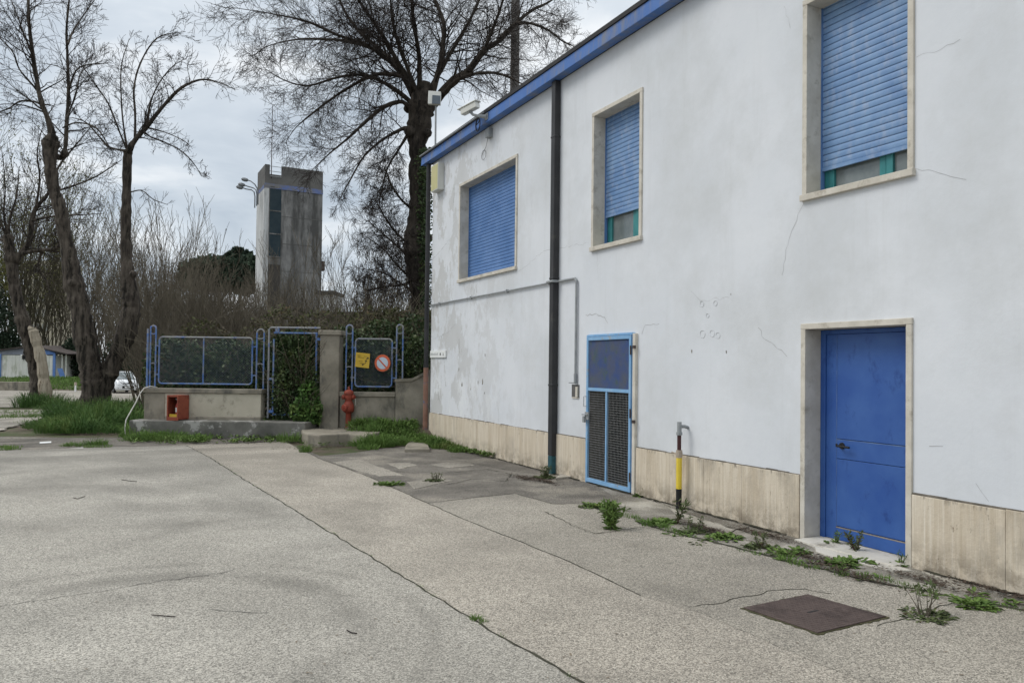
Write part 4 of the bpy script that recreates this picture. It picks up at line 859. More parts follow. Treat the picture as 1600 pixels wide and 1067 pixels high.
LIMBS = [
 ([(660, 185, 24), (690, 146, 20), (710, 125, 18), (731, 112, 15), (756, 80, 12), (782, 62, 10), (807, 36, 8), (832, 16, 6), (860, 2, 4), (900, -30, 2)], 1.5, 12, 1.9),
 ([(731, 112, 11), (755, 80, 8), (768, 50, 7), (776, 30, 6), (786, 0, 5), (800, -60, 2)], -1.5, 8, 1.6),
 ([(668, 170, 16), (678, 138, 13), (688, 100, 11), (692, 70, 10), (694, 40, 9), (684, 10, 7), (670, -20, 5), (664, -80, 2)], .5, 10, 1.9),
 ([(652, 165, 18), (640, 132, 14), (617, 103, 12), (590, 76, 10), (556, 44, 7), (532, 4, 5), (520, -40, 2)], 2.0, 12, 1.8),
 ([(656, 160, 12), (640, 115, 8), (620, 62, 7), (612, 20, 5), (608, -40, 2)], -2.0, 9, 1.6),
 ([(646, 180, 12), (630, 160, 9), (603, 166, 8), (576, 186, 7), (545, 215, 5), (515, 240, 3), (492, 262, 2)], -1.6, 12, 1.3),
 ([(650, 160, 12), (637, 124, 9), (592, 116, 8), (556, 131, 6.5), (522, 152, 5), (490, 176, 4), (462, 200, 2), (445, 225, 1)], 1.8, 14, 1.4),
 ([(640, 200, 10), (626, 203, 7), (597, 219, 5.5), (569, 244, 4), (549, 278, 3), (530, 312, 1.5)], -1.5, 9, 1.1),
 ([(645, 150, 12), (620, 108, 9), (573, 71, 7.5), (529, 56, 6), (482, 35, 4.5), (424, 22, 2.5), (362, 12, 1)], -2.6, 15, 1.6),
 ([(650, 150, 10), (622, 100, 8), (559, 68, 6), (509, 62, 5), (465, 62, 3.5), (420, 72, 2), (392, 90, 1)], 2.8, 13, 1.4),
 ([(648, 165, 11), (610, 135, 8), (570, 118, 6), (529, 121, 5), (482, 134, 3.5), (445, 126, 2.5), (414, 108, 1)], -.8, 14, 1.4),
 ([(780, 62, 8), (807, 37, 6), (840, 40, 5), (863, 52, 4), (881, 66, 3), (910, 78, 1)], -1.0, 9, 1.1),
 ([(690, 150, 10), (720, 122, 7), (762, 114, 6), (793, 120, 4.5), (830, 140, 2)], -2.0, 9, 1.1),
 ([(660, 160, 12), (700, 90, 9), (735, 30, 7), (760, -30, 4), (775, -80, 2)], 2.6, 10, 1.8),
 ([(655, 160, 12), (655, 90, 9), (645, 30, 7), (640, -40, 4), (630, -90, 2)], -2.8, 10, 1.7),
 ([(640, 205, 8), (622, 235, 5), (606, 262, 4), (596, 300, 2.5), (590, 335, 1)], -1.0, 8, .9),
 ([(650, 150, 11), (600, 60, 8), (560, 0, 6), (530, -60, 3)], -3.2, 11, 1.8),
 ([(655, 455, 8), (636, 430, 5), (618, 412, 4), (600, 390, 3), (575, 372, 1.5)], -1.2, 8, .9),
 ([(655, 430, 8), (630, 445, 5), (600, 448, 3.5), (570, 455, 2)], -.8, 7, .8),
 ([(655, 470, 8), (640, 452, 5), (622, 440, 4), (596, 425, 2.5), (560, 420, 1)], -1.0, 8, .9),
 ([(653, 420, 8), (632, 395, 5), (606, 372, 3.5), (575, 345, 2)], .8, 9, 1.0),
 ([(650, 330, 7), (630, 315, 5), (612, 290, 4), (600, 260, 2)], -1.2, 8, .8),
 ([(652, 390, 8), (625, 370, 5), (605, 345, 4), (585, 310, 2)], -1.5, 8, .9),
]
for pts, dz, n, Ln in LIMBS:
    pts = [(x, y, w_ * .78) for x, y, w_ in pts]
    P, R = limb(tr, pts, D0, D0 + dz, 7, 4, .08, rr)
    sprout(tw, P, R, int(n * 2.4) + 4, Ln * 1.05, rr, 2, bias=(0, 0, .02), kids=7, wob=.23, rmin=.0048, trop=(0, 0, -.06), ang=(.35, 1.1), shrink=(.42, .75))
tr.build('trunk', BARK, bt, smooth=True); tw.build('branches', TWIG, bt)
iv = MB()
for i in range(2600):
    y = rr.uniform(232, 500); x = rr.gauss(664, 5.5); p = at(x, y, D0 - .42 + rr.uniform(-.12, .3)); iv.leaf(p, rv(rr), (-FW + rv(rr) * .8).normalized(), .08, .035)
iv.build('ivy', IVY, bt)

# double trunked tree on the verge
rr = random.Random(5); D1 = 24.0
ft = thing('bare_tree', 'twin trunked pollarded bare tree rising from tall grass on the verge', 'tree', at(150, 655, D1))
tr = MB(); tw = MB()
limb(tr, [(145, 672, 46), (144, 640, 36), (144, 610, 33), (143, 586, 32), (137, 554, 32), (131, 520, 31), (127, 490, 29), (120, 460, 30), (114, 435, 27), (107, 393, 22), (100, 362, 20), (96, 335, 20), (89, 310, 18), (83, 291, 17), (79, 262, 18), (78, 240, 23), (80, 222, 24), (84, 212, 14)], D1, D1 - .3, 14, 5, .05, rr)
limb(tr, [(150, 672, 44), (153, 640, 32), (159, 615, 27), (168, 588, 28), (182, 556, 26), (196, 525, 28), (204, 490, 27), (205, 470, 26), (202, 447, 25), (199, 420, 18), (197, 393, 17), (197, 340, 15), (198, 290, 14), (199, 252, 13), (200, 234, 15)], D1 + .1, D1 + .5, 12, 5, .05, rr)
for x, y, w_, dd in ((72, 222, 10, 0), (101, 240, 11, 0), (113, 442, 13, -.35), (208, 428, 10, -.1), (76, 236, 13, -.1)):
    c = at(x, y, D1 + dd); r_ = w_ * D1 / F_PX * .6; tr.lathe(c - V((0, 0, r_)), [(r_ * .4, 0), (r_ * .9, r_ * .5), (r_, r_), (r_ * .8, r_ * 1.5), (r_ * .35, r_ * 1.9)], 9)
LA = [([(82, 216, 14), (76, 190, 10), (64, 158, 9), (56, 118, 8), (50, 78, 7), (45, 34, 6), (44, 0, 5), (42, -60, 2)], -.6, 12, 1.7),
 ([(86, 244, 14), (97, 246, 9), (102, 230, 7), (105, 180, 6.5), (107, 136, 6), (105, 84, 5), (104, 44, 4), (108, 0, 3), (112, -50, 1)], .8, 12, 1.5),
 ([(70, 175, 6), (62, 162, 4), (34, 158, 3), (13, 170, 2.5), (-10, 178, 1.5)], -.8, 7, 1.0),
 ([(57, 140, 5), (48, 130, 3.5), (30, 108, 3), (20, 82, 2.5), (0, 60, 1.5), (-20, 50, 1)], -1.5, 8, 1.1),
 ([(52, 90, 4), (40, 60, 3), (25, 20, 2), (10, -20, 1)], 1.0, 7, 1.0),
 ([(108, 140, 4), (118, 112, 3), (135, 102, 2.5), (168, 99, 1.5)], -.8, 6, .9),
 ([(106, 70, 4), (114, 50, 3.2), (128, 28, 2.4), (148, 0, 1.6)], .9, 7, 1.0),
 ([(102, 190, 3.5), (118, 150, 3), (128, 112, 2), (160, 95, 1.3)], 1.4, 7, .9),
 ([(98, 200, 3), (120, 192, 3), (150, 200, 2.5), (170, 228, 2)], -.9, 6, .8),
 ([(200, 238, 13), (209, 222, 10), (221, 208, 9), (233, 194, 7.5), (256, 165, 6), (283, 138, 5), (313, 125, 3.5), (338, 128, 2.4), (367, 140, 1)], -.8, 13, 1.0),
 ([(211, 218, 5), (211, 175, 4), (209, 142, 3.5), (216, 108, 3), (233, 74, 2.6), (253, 56, 2), (290, 50, 1)], .7, 9, .8),
 ([(197, 232, 4), (185, 202, 3.2), (169, 162, 2.8), (148, 131, 2.2), (130, 105, 1.2)], -.8, 8, .8),
 ([(198, 230, 4), (192, 189, 3), (189, 142, 2.5), (190, 101, 2), (202, 61, 1)], .9, 7, .7),
 ([(196, 236, 6), (184, 234, 4), (169, 229, 3.8), (157, 216, 3), (135, 192, 2.2), (112, 184, 1.4)], .5, 8, .8),
 ([(224, 205, 4), (235, 214, 3), (256, 222, 2.8), (283, 236, 2.2), (303, 256, 1.8), (315, 276, 1)], .3, 7, .5),
 ([(230, 200, 3.5), (244, 203, 2.6), (263, 209, 2), (287, 220, 1.5), (297, 229, 1)], -.6, 6, .45),
 ([(227, 200, 4), (236, 158, 3), (250, 128, 2.4), (270, 104, 1.6), (290, 92, 1)], -.7, 8, .6),
 ([(205, 300, 2.5), (222, 298, 2), (240, 312, 1.6), (262, 320, 1)], -.3, 4, .4),
 ([(165, 600, 6), (160, 560, 4), (150, 520, 3), (146, 500, 1.5)], -.5, 4, .5)]
for pts, dz, n, Ln in LA:
    pts = [(x, y, w_ * .85) for x, y, w_ in pts]
    P, R = limb(tr, pts, D1, D1 + dz, 7, 4, .08, rr)
    sprout(tw, P, R, int(n * 2.2), Ln * 1.05, rr, 2 if n > 6 else 1, bias=(0, 0, .05), kids=5, wob=.24, rmin=.0055, trop=(0, 0, .1), ang=(.35, 1.05), shrink=(.42, .75))
tr.build('trunk', BARKP, ft, smooth=True); tw.build('branches', TWIG, ft)

# split trunk at the far left
rr = random.Random(9); D2 = 30.0
st_ = thing('bare_tree', 'leaning bare tree with a pale split stump at its foot', 'tree', at(66, 625, D2))
tr = MB(); tw = MB()
limb(tr, [(66, 640, 36), (63, 618, 29), (59, 590, 24), (53, 565, 20), (46, 539, 20), (39, 513, 20), (33, 492, 21), (26, 465, 17), (22, 443, 16), (19, 418, 18), (17, 403, 19), (14, 385, 14), (12, 366, 13)], D2, D2, 12, 5, .05, rr)
for pts, dz, n, Ln in [([(22, 408, 14), (32, 396, 10), (41, 386, 9), (47, 371, 8), (50, 345, 7.5), (56, 325, 7), (75, 302, 5), (90, 263, 3.5), (120, 225, 2), (145, 195, 1)], .8, 11, 1.6),
    ([(36, 396, 7), (50, 393, 6), (66, 391, 5.5), (82, 390, 6), (91, 385, 5), (100, 370, 2)], -.6, 7, 1.1),
    ([(66, 392, 4), (60, 410, 3.5), (62, 424, 3), (72, 438, 2.4), (78, 458, 1.5)], -.3, 6, .6),
    ([(11, 370, 5), (2, 350, 3.5), (-12, 320, 2)], -.5, 6, 1.3), ([(13, 368, 5), (16, 340, 3.5), (26, 305, 2.5), (30, 260, 1)], .6, 8, 1.4),
    ([(12, 368, 5), (6, 335, 3), (8, 295, 2), (4, 240, 1)], -.7, 8, 1.4), ([(56, 325, 4), (62, 280, 3), (58, 240, 2), (66, 200, 1)], -.9, 8, 1.3), ([(8, 376, 5), (-6, 372, 4), (-30, 360, 2)], .4, 5, 1.0),
    ([(75, 302, 4), (110, 292, 3), (150, 276, 2.4), (190, 250, 1)], .8, 9, 1.2), ([(50, 345, 4), (84, 338, 3), (120, 336, 2), (160, 334, 1)], -.8, 8, 1.0)]:
    P, R = limb(tr, pts, D2, D2 + dz, 7, 4, .08, rr); sprout(tw, P, R, int(n * 1.6), Ln, rr, 2, kids=5, wob=.22, rmin=.0065, ang=(.35, .9))
tr.build('trunk', BARKP, st_, smooth=True); tw.build('branches', TWIG, st_)
sp_ = MB(); limb(sp_, [(72, 626, 20), (69, 600, 17), (66, 575, 16), (61, 550, 15), (55, 528, 14), (51, 515, 13), (50.5, 512, 10)], D2 - .25, D2 - .25, 9, 3, .08, rr); sp_.build('split_stump', SPLIT, st_)

# thicket: a few kinds of leafless shrub, copied
def shrub(seed, n, H, spread, lean, mat, rmin=.007, kids=6, leaves=0, lsz=.06, lev=2):
    rr = random.Random(seed); b = MB(); lf = MB()
    for i in range(n):
        a = rr.uniform(0, 2 * pi); q = rr.random() ** .5 * spread; p = V((cos(a) * q, sin(a) * q, -.1)); ln = rr.uniform(.02, lean)
        d = V((cos(a) * ln, sin(a) * ln, 1)); grow(b, p, d, H * rr.uniform(.55, 1.05), rr.uniform(.015, .035) * H / 5, lev, rr, trop=(0, 0, .25), kids=kids, wob=.10, rmin=rmin, ang=(.25, .6), seg=7, shrink=(.28, .5), leaves=(lf, leaves, lsz) if leaves else None, first=.25)
    return b, lf
def place(x, yb, d): p = at(x, yb, d); p.z = terr(p.x, p.y); return p
SL = 'leafless brown shrub in the tangled thicket beyond the blue fence'; SG = 'bare shrubs of the thicket beyond the fence'
protos = []
for k, (sd0, n, H, spd, ln) in enumerate(((21, 34, 5.6, .8, .42), (22, 26, 4.6, .9, .55), (23, 18, 6.6, .6, .32))):
    t = thing('bare_shrub', SL, 'shrub', (0, 0, 0), SG); b, lf = shrub(sd0, n, H, spd, ln, TWIGB); b.build('branches', TWIGB, t); protos.append(t)
first = [True] * 3
def put(k, x, d, sc, lab=None):
    p = place(x, 560, d); rz = rnd.uniform(0, 6.28)
    if first[k]: o = protos[k]; o.location = p; o.rotation_euler = (0, 0, rz); o.scale = (sc,) * 3; first[k] = False; return o
    return dup(protos[k], p, rz, sc, lab)
for x, d, k, sc in ((240, 30, 2, .95), (262, 33, 0, 1.08), (283, 31, 2, .95), (256, 38, 2, 1.3), (238, 40, 2, 1.3), (275, 42, 0, 1.45), (300, 34, 1, 1.05), (322, 31, 1, .95), (345, 33, 1, 1.0), (368, 30, 1, .92), (390, 34, 0, .9), (330, 40, 0, 1.05), (362, 42, 0, 1.0), (300, 44, 2, 1.05), (335, 27, 1, .68), (372, 26, 1, .68), (290, 27, 1, .75), (312, 29, 0, .72), (352, 29, 0, .72),
        (415, 28, 1, .8), (435, 31, 0, .8), (460, 27, 1, .78), (480, 32, 0, .8), (510, 28, 1, .72), (535, 31, 0, .8), (565, 27, 1, .72), (590, 30, 0, .85), (615, 26, 1, .78), (640, 29, 0, .85), (262, 27, 1, .8), (274, 29, 0, .8), (238, 24, 2, .6),
        (300, 80, 1, 2.2), (325, 84, 1, 2.2), (350, 80, 1, 2.1), (378, 84, 1, 2.2), (398, 80, 1, 2.0), (340, 29, 0, .74), (385, 29, 0, .72), (365, 27, 0, .66), (320, 27, 1, .72),
        (150, 98, 2, 2.6), (128, 94, 1, 1.8), (195, 96, 2, 2.9), (178, 92, 1, 2.0), (215, 92, 0, 2.6)):
    put(k, x, d, sc)
SP = 'thin leafless sapling standing in front of the concrete tower'; t0 = thing('bare_sapling', SP, 'sapling', (0, 0, 0), 'thin saplings before the tower')
b, lf = shrub(31, 3, 6.2, .3, .22, TWIGB, kids=9, lev=2); b.build('branches', TWIGB, t0)
fs = True
for x, d, sc in ((412, 29, .85), (446, 30, 1.0), (470, 28, 1.0), (492, 31, 1.1), (430, 33, 1.1)):
    p = place(x, 560, d)
    if fs: t0.location = p; t0.scale = (sc,) * 3; fs = False
    else: dup(t0, p, rnd.uniform(0, 6), sc)
SP2 = 'thin leafless sapling between the tower and the great tree'; first2 = dup(t0, place(545, 560, 27), 1.0, .95, SP2); first2['group'] = 'thin saplings right of the tower'
for x, d, sc in ((575, 29, 1.0), (600, 26, .9), (622, 28, 1.0), (528, 32, 1.0), (560, 26, .95), (588, 31, 1.15), (612, 31, 1.1), (635, 27, 1.0), (515, 29, .95)): q = dup(first2, place(x, 560, d), rnd.uniform(0, 6), sc)
# budding trees far left
PL = 'tall budding tree in the hazy row behind the leaning trunk'; t0 = thing('budding_tree', PL, 'tree', (0, 0, 0), 'budding trees at the far left')
b, lf = shrub(41, 9, 11.5, .5, .30, TWIGG, rmin=.012, kids=8, leaves=.5, lsz=.14); b.build('branches', TWIGG, t0); lf.build('leaves', BUD, t0)
fs = True
for x, d, sc in ((12, 97, 2.25), (45, 100, 2.1), (95, 102, 1.9), (-25, 98, 2.35), (75, 106, 2.0), (130, 104, 1.7), (28, 108, 2.3), (62, 98, 1.7), (160, 106, 1.3)):
    p = place(x, 560, d)
    if fs: t0.location = p; t0.scale = (sc,) * 3; fs = False
    else: dup(t0, p, rnd.uniform(0, 6), sc)

# ------------------------------------------------------------------ leafy masses
def leafmass(b, n, fn, L_, W_, rr, outw=None):
    for i in range(n):
        p = fn(rr); nn = rv(rr); d = nn.cross(rv(rr))
        if d.length < .1: continue
        b.leaf(p, d.normalized(), nn, L_ * rr.uniform(.6, 1.3), W_ * rr.uniform(.7, 1.2))
rr = random.Random(17)
def blobs(lst):
    tot = [c[3] * c[4] * c[5] for c in lst]
    def f(r):
        c = r.choices(lst, tot)[0]; q = rv(r) * r.uniform(.62, 1.0) ** .6
        return fp(c[0] + q.x * c[3], c[1] + q.z * c[5], c[2] + q.y * c[4])
    return f
def ivyplant(label, lst, n, loc, L_=.085, mat=IVY, name='ivy_bush', cat='ivy', stems=24):
    t = thing(name, label, cat, loc); b = MB(); leafmass(b, n, blobs(lst), L_, L_ * .36, rr); b.build('leaves', mat, t)
    s = MB()
    for i in range(stems):
        c = rr.choice(lst); p = fp(c[0] + rr.uniform(-1, 1) * c[3] * .7, .1, c[2]); grow(s, p, V((rr.uniform(-.3, .3), rr.uniform(-.3, .3), 1)), c[1] + c[5] * rr.uniform(.6, 1.25), .014, 1, rr, kids=5, wob=.16, rmin=.005)
    s.build('stems', TWIGB, t); return t
ivyplant('dark ivy bush filling the view behind the long fence panel', [(s, 1.1 + .25 * sin(s * 4), -.75, .55, .35, .95) for s in (.3, .8, 1.3, 1.8, 2.3, 2.7)] + [(s, 1.75, -.95, .5, .35, .5) for s in (.6, 1.6, 2.5)], 12000, fp(1.4, .4, -.7))
ivyplant('dark ivy covering the blue gate left of the pillar', [(3.25, 1.0, -.15, .30, .22, .75), (3.6, 1.35, -.25, .4, .28, 1.0), (3.85, .95, -.1, .28, .25, .7), (3.5, 2.05, -.3, .45, .28, .40), (3.15, 1.8, -.35, .35, .25, .6)], 9000, fp(3.5, .4, -.2), .075)
ivyplant('ivy tangle rising behind the short fence panel', [(s, 1.35, -.85, .5, .35, 1.0) for s in (4.6, 5.1, 5.6, 6.1)] + [(6.2, 1.8, -.6, .35, .3, .6), (4.4, 1.9, -1.2, .5, .4, .7), (5.2, 2.0, -1.2, .6, .4, .75), (6.0, 2.1, -1.2, .6, .4, .8)], 11000, fp(5.3, .4, -.8))
BRAM = M1('bramble_leaves', (.05, .055, .022), (.085, .095, .035), scale=2, c3=(.11, .075, .04), s3=3, r3=(.5, .62), rough=.8)
ivyplant('olive bramble thicket above the gate and pillar behind the fence', [(s, 2.1 + .3 * sin(s * 3), -2.2, .6, .5, .75) for s in (2.6, 3.3, 4.0, 4.7)] + [(3.6, 2.6, -2.6, .9, .5, .5)], 3600, fp(3.6, .4, -2.2), .08, BRAM, 'bramble_bush', 'bramble', 40)
ivyplant('olive bramble thicket above the short sign fence near the building', [(s, 2.2 + .25 * sin(s * 4), -2.4, .6, .5, .75) for s in (5.2, 5.9, 6.5)] + [(5.6, 2.7, -2.8, .9, .5, .45)], 3200, fp(5.8, .4, -2.4), .08, BRAM, 'bramble_bush', 'bramble', 40)
ivyplant('olive bramble thicket above the long fence panel', [(s, 1.9 + .25 * sin(s * 4), -3.2, .7, .6, .8) for s in (.2, 1.0, 1.8, 2.5)], 2600, fp(1.4, .4, -3.2), .08, BRAM, 'bramble_bush', 'bramble', 40)
ivyplant('green hanging weeds at the foot of the gate beside the pillar', [(3.85, .85, .05, .22, .15, .45), (3.7, .6, .12, .25, .18, .28), (4.0, .55, .15, .18, .15, .25)], 1600, fp(3.8, .4, .1), .09, GRASSD, 'gate_weeds', 'weeds', 4)
def blob_tree(name, label, cat, cs, d, mat, n, L_, trunk=None, flat=1.0):
    t = thing(name, label, cat, place(cs[0][0], 560, d)); b = MB(); per = n // len(cs)
    for x, y, rx, ry in cs:
        c = at(x, y, d); ax_, az_ = rx * d / F_PX, ry * d / F_PX
        for i in range(per):
            q = rv(rr) * rr.uniform(.55, 1) ** .5; bump_ = 1 + .13 * sin(7 * q.x + 3 * q.z) + .08 * sin(13 * q.y)
            p = c + RT * q.x * ax_ * bump_ + FW * q.y * ax_ * .8 + V((0, 0, q.z * az_ * bump_)); nn = rv(rr); dd = nn.cross(rv(rr))
            if dd.length > .1: b.leaf(p, dd.normalized(), nn, L_ * rr.uniform(.6, 1.3), L_ * .35)
    b.build('crown', mat, t); s = MB()
    for x0, y0, x1, y1, w_ in (trunk or []): s.tube([at(x0, y0, d), at((x0 + x1) / 2 + 2, (y0 + y1) / 2, d), at(x1, y1, d)], [w_ * d / F_PX / 2, w_ * d / F_PX / 2.3, w_ * d / F_PX / 3], 8)
    if trunk: s.build('trunk', BARK, t)
    return t
blob_tree('umbrella_pine', 'flat topped umbrella pine left of the concrete tower', 'tree', [(340, 430, 52, 24), (312, 430, 29, 20), (375, 430, 40, 26), (345, 418, 55, 14), (306, 438, 24, 12), (395, 430, 30, 27), (355, 436, 50, 17), (330, 424, 36, 19)], 95, PINE, 30000, .6, [(345, 560, 342, 430, 8), (344, 470, 372, 430, 5)])
blob_tree('pine_tree', 'dark pine top poking above the flat umbrella pine', 'tree', [(372, 394, 7, 5), (361, 400, 6, 3.5), (385, 399, 7, 4), (376, 404, 18, 3)], 103, PINE, 2200, .6, [(374, 560, 373, 396, 5)])
blob_tree('evergreen_tree', 'dark evergreen tree at the left edge behind the leaning trunk', 'tree', [(0, 510, 30, 34), (-20, 480, 30, 40), (10, 540, 22, 20), (-15, 540, 34, 30)], 92, EVER, 8000, .28, [(-4, 580, -6, 500, 10)])
blob_tree('budding_shrub', 'yellowish budding tree above the dark evergreen at left edge', 'tree', [(0, 440, 20, 40), (-15, 420, 25, 45)], 93, BUD, 1500, .25, [(-4, 580, -6, 440, 6)])
blob_tree('evergreen_shrub', 'dark green laurel bush above the parked white car', 'shrub', [(208, 562, 24, 34), (228, 585, 18, 22), (190, 545, 18, 18), (222, 540, 20, 26)], 66, EVER, 9000, .24, [(210, 600, 210, 560, 5)])
blob_tree('evergreen_shrub', 'dark hedge bush beside the shed behind the twin trunks', 'shrub', [(120, 565, 18, 28), (135, 572, 18, 26), (112, 545, 12, 18), (150, 570, 18, 30)], 90, EVER, 3500, .3, [(118, 598, 118, 560, 6)])

# ------------------------------------------------------------------ grass and weeds
def blade(b, p, d, h, wd, rr):
    s = V((rr.uniform(-1, 1), rr.uniform(-1, 1), 0)).normalized() * wd; k = d.length
    m1 = p + V((0, 0, h * .5)) + d * h * .18; m2 = p + V((0, 0, h * (.86 - .12 * k))) + d * h * .5; t = p + V((0, 0, h * (1.0 - .42 * k))) + d * h * .95
    b.add([p - s, p + s, m1 + s * .9, m1 - s * .9, m2 + s * .6, m2 - s * .6, t], [(0, 1, 2, 3), (3, 2, 4, 5), (5, 4, 6)])
def tuftset(name, spots, mat, rr, z=0):
    b = MB()
    for x, y, rad, n, h, wd in spots:
        for i in range(n):
            a = rr.uniform(0, 2 * pi); q = rad * rr.random() ** .5; px_, py_ = x + cos(a) * q, y + sin(a) * q; zz_ = terr(px_, py_) if z is None else z
            dv_ = V((cos(a), sin(a), 0)) * rr.uniform(.1, 1.1) * (q / rad + .35) + rv(rr) * .3; dv_.z = 0
            blade(b, V((px_, py_, zz_)), dv_, h * rr.uniform(.35, 1.1) * (1 - .35 * q / rad), wd, rr)
    return tag(b.build(name, mat), None, None, None, 'stuff')
def sp(x, y, rad, n, h, wd=.004, z=0): p = gp(x, y, z); return (p.x, p.y, rad, n, h, wd)
rr = random.Random(23)
S = []
for i in range(34): S.append(sp(rr.uniform(92, 208), rr.uniform(648, 676), rr.uniform(.3, .6), 330, rr.choice((.3, .4, .5, .7, .9)) * rr.uniform(.8, 1.1), .007))
for i in range(10): S.append(sp(rr.uniform(60, 110), rr.uniform(668, 676), rr.uniform(.25, .4), 220, rr.uniform(.25, .5), .006))
for i in range(16): S.append(sp(rr.uniform(100, 205), rr.uniform(634, 650), .6, 240, rr.uniform(.3, .7), .008))
for i in range(10): S.append(sp(rr.uniform(40, 85), rr.uniform(630, 636), .5, 110, rr.uniform(.45, .8), .009))
tuftset('tall_grass', S, GRASSD, rr)
S = []
for i in range(26): S.append(sp(rr.uniform(205, 330), rr.uniform(680, 690), .3, 150, rr.uniform(.12, .3), .006))
for i in range(16): S.append(sp(rr.uniform(395, 470), rr.uniform(672, 690), .25, 140, rr.uniform(.12, .36), .006))
for i in range(12): S.append(sp(rr.uniform(0, 75), rr.uniform(640, 664), .5, 90, rr.uniform(.08, .2), .006))
for i in range(12): S.append(sp(rr.uniform(100, 165), rr.uniform(694, 699), .14, 60, rr.uniform(.06, .18), .004))
for i in range(8): S.append(sp(rr.uniform(0, 35), rr.uniform(698, 703), .14, 50, rr.uniform(.04, .1), .004))
for i in range(14): S.append(sp(rr.uniform(205, 222), rr.uniform(664, 684), .25, 80, rr.uniform(.25, .5), .006))
S.append(sp(425, 682, .35, 700, .55, .006)); S.append(sp(477, 706, .12, 150, .2, .004)); S.append(sp(150, 695, .22, 200, .2, .004))
tuftset('short_grass', S, GRASS, rr)
S = []
for i in range(46):
    f = rr.random(); S.append((rr.uniform(-.38, -.06) - .25 * f, 13.4 + 2.9 * f ** .7, .16, 110, (.12 + .26 * f) * rr.uniform(.7, 1.2), .006))
tuftset('plinth_grass', S, GRASS, rr)
S = [sp(590, 697, .36, 800, .38, .006), sp(565, 697, .25, 260, .2, .005), sp(618, 695, .3, 420, .3, .005), sp(575, 702, .2, 200, .16, .005)]
for i in range(20): S.append(sp(rr.uniform(480, 575), rr.uniform(681, 694), .18, 110, rr.uniform(.08, .24), .006))
for i in range(16): S.append(sp(rr.uniform(600, 668), rr.uniform(676, 690), .2, 120, rr.uniform(.08, .26), .006))
tuftset('verge_grass', S, GRASS, rr)
S = []
for i in range(18): S.append((*(fp(rr.uniform(4.9, 6.2), 0, rr.uniform(.1, .9)).xy), .24, 150, rr.uniform(.15, .34), .007))
tuftset('bank_weeds', S, GRASS, rr, None)
S = []
for i in range(60):
    p = at(rr.uniform(48, 135), 600, rr.uniform(62, 84)); S.append((p.x, p.y, 1.6, 60, rr.uniform(.3, .6), .03))
for i in range(24):
    p = at(rr.uniform(-20, 50), 600, rr.uniform(64, 84)); S.append((p.x, p.y, 1.6, 60, rr.uniform(.2, .4), .03))
tuftset('bank_grass', S, GRASS, rr, None)
# seam moss and tiny grass in the joints
S = []
for x, y in J1:
    if 3.0 < y < 15 and rr.random() < .22: S.append((x + .005, y, .03, 10, rr.uniform(.01, .035), .002))
for x, y in JL:
    if 2.0 < y < 9 and rr.random() < .95: S.append((x + rr.uniform(-.04, .10), y, .07, 45, rr.uniform(.02, .08) * (1 + sin(y * 3)), .003))
S += [sp(743, 968, .04, 90, .05, .002), sp(757, 971, .03, 40, .03, .002)]
tuftset('joint_grass', S, GRASS, rr)
def rosette(b, p, n, L_, W_, rr, lift=.35):
    for i in range(n):
        a = rr.uniform(0, 2 * pi); o = V((cos(a), sin(a), 0)); q = p + o * rr.uniform(0, L_ * .5); d = (o + V((0, 0, rr.uniform(.05, lift * 2)))).normalized(); nn = (V((0, 0, 1)) - d * d.z).normalized()
        l = L_ * rr.uniform(.5, 1.1); s = d.cross(nn) * W_ * rr.uniform(.6, 1.1); m1, m2, e_ = q + d * l * .35, q + d * l * .75 - V((0, 0, l * .06)), q + d * l - V((0, 0, l * .25))
        b.add([q, m1 + s, m2 + s * .8, e_, m2 - s * .8, m1 - s, m1 + V((0, 0, -.003))], [(0, 1, 2, 3, 4, 5)])
def weed(label, x, y, spread, n, Ln, mat, stems=0, H=.2, smat=TWIGG, leafy=True, nleaf=9):
    p = gp(x, y); p.z = .002; t = thing('weed_plant', label, 'weed', p); b = MB()
    for i in range(n):
        a = rr.uniform(0, 2 * pi); q = spread * rr.random() ** .5; rosette(b, p + V((cos(a) * q, sin(a) * q * .8, 0)), nleaf, Ln, Ln * .16, rr)
    s = MB()
    for i in range(stems):
        a = rr.uniform(0, 2 * pi); q0 = p + V((cos(a), sin(a), 0)) * spread * .4 * rr.random(); d = V((cos(a) * .55 * rr.random(), sin(a) * .55 * rr.random(), 1)); k = 6; pts = [q0]
        for j in range(k):
            d = (d + rv(rr) * .14).normalized(); pts.append(pts[-1] + d * H * rr.uniform(.8, 1.1) / k)
        s.tube(pts, [.005 - .0006 * j for j in range(k + 1)], 4)
        if leafy:
            for j in range(1, k + 1):
                if leafy == 'few' and j < 5: continue
                for m_ in range(4):
                    o = (rv(rr) + V((0, 0, .5))).normalized(); b.leaf(pts[j] + rv(rr) * .01, o, rv(rr), H * .28, H * .035)
    if stems: s.build('stems', smat, t)
    if b.f: b.build('leaves', mat, t)
    return t
weed('upright leafy green weed growing in the crack before the mesh door', 955, 826, .07, 5, .09, WEEDY, 22, .26)
weed('woody grey brown weed with bare forked stems beside the manhole cover', 1445, 962, .15, 20, .07, WEEDD, 9, .20, TWIGB, 'few')
weed('bright green weed clump at the right frame edge near the manhole', 1522, 944, .12, 16, .10, WEEDY)
weed('broad green weed clump on the step before the blue door', 1322, 880, .13, 16, .11, WEEDY)
weed('small dark green weed at the left foot of the blue door', 1306, 850, .05, 6, .09, WEEDY, 4, .12)
weed('dry reddish weed leaning against the blue door', 1338, 862, .05, 3, .06, WEEDD, 8, .17, MAROON)
weed('yellowing weed patch left of the blue door frame', 1232, 862, .16, 18, .10, WEEDY)
weed('flat green weed patch midway between gas pipe and blue door', 1128, 840, .14, 14, .11, WEEDY)
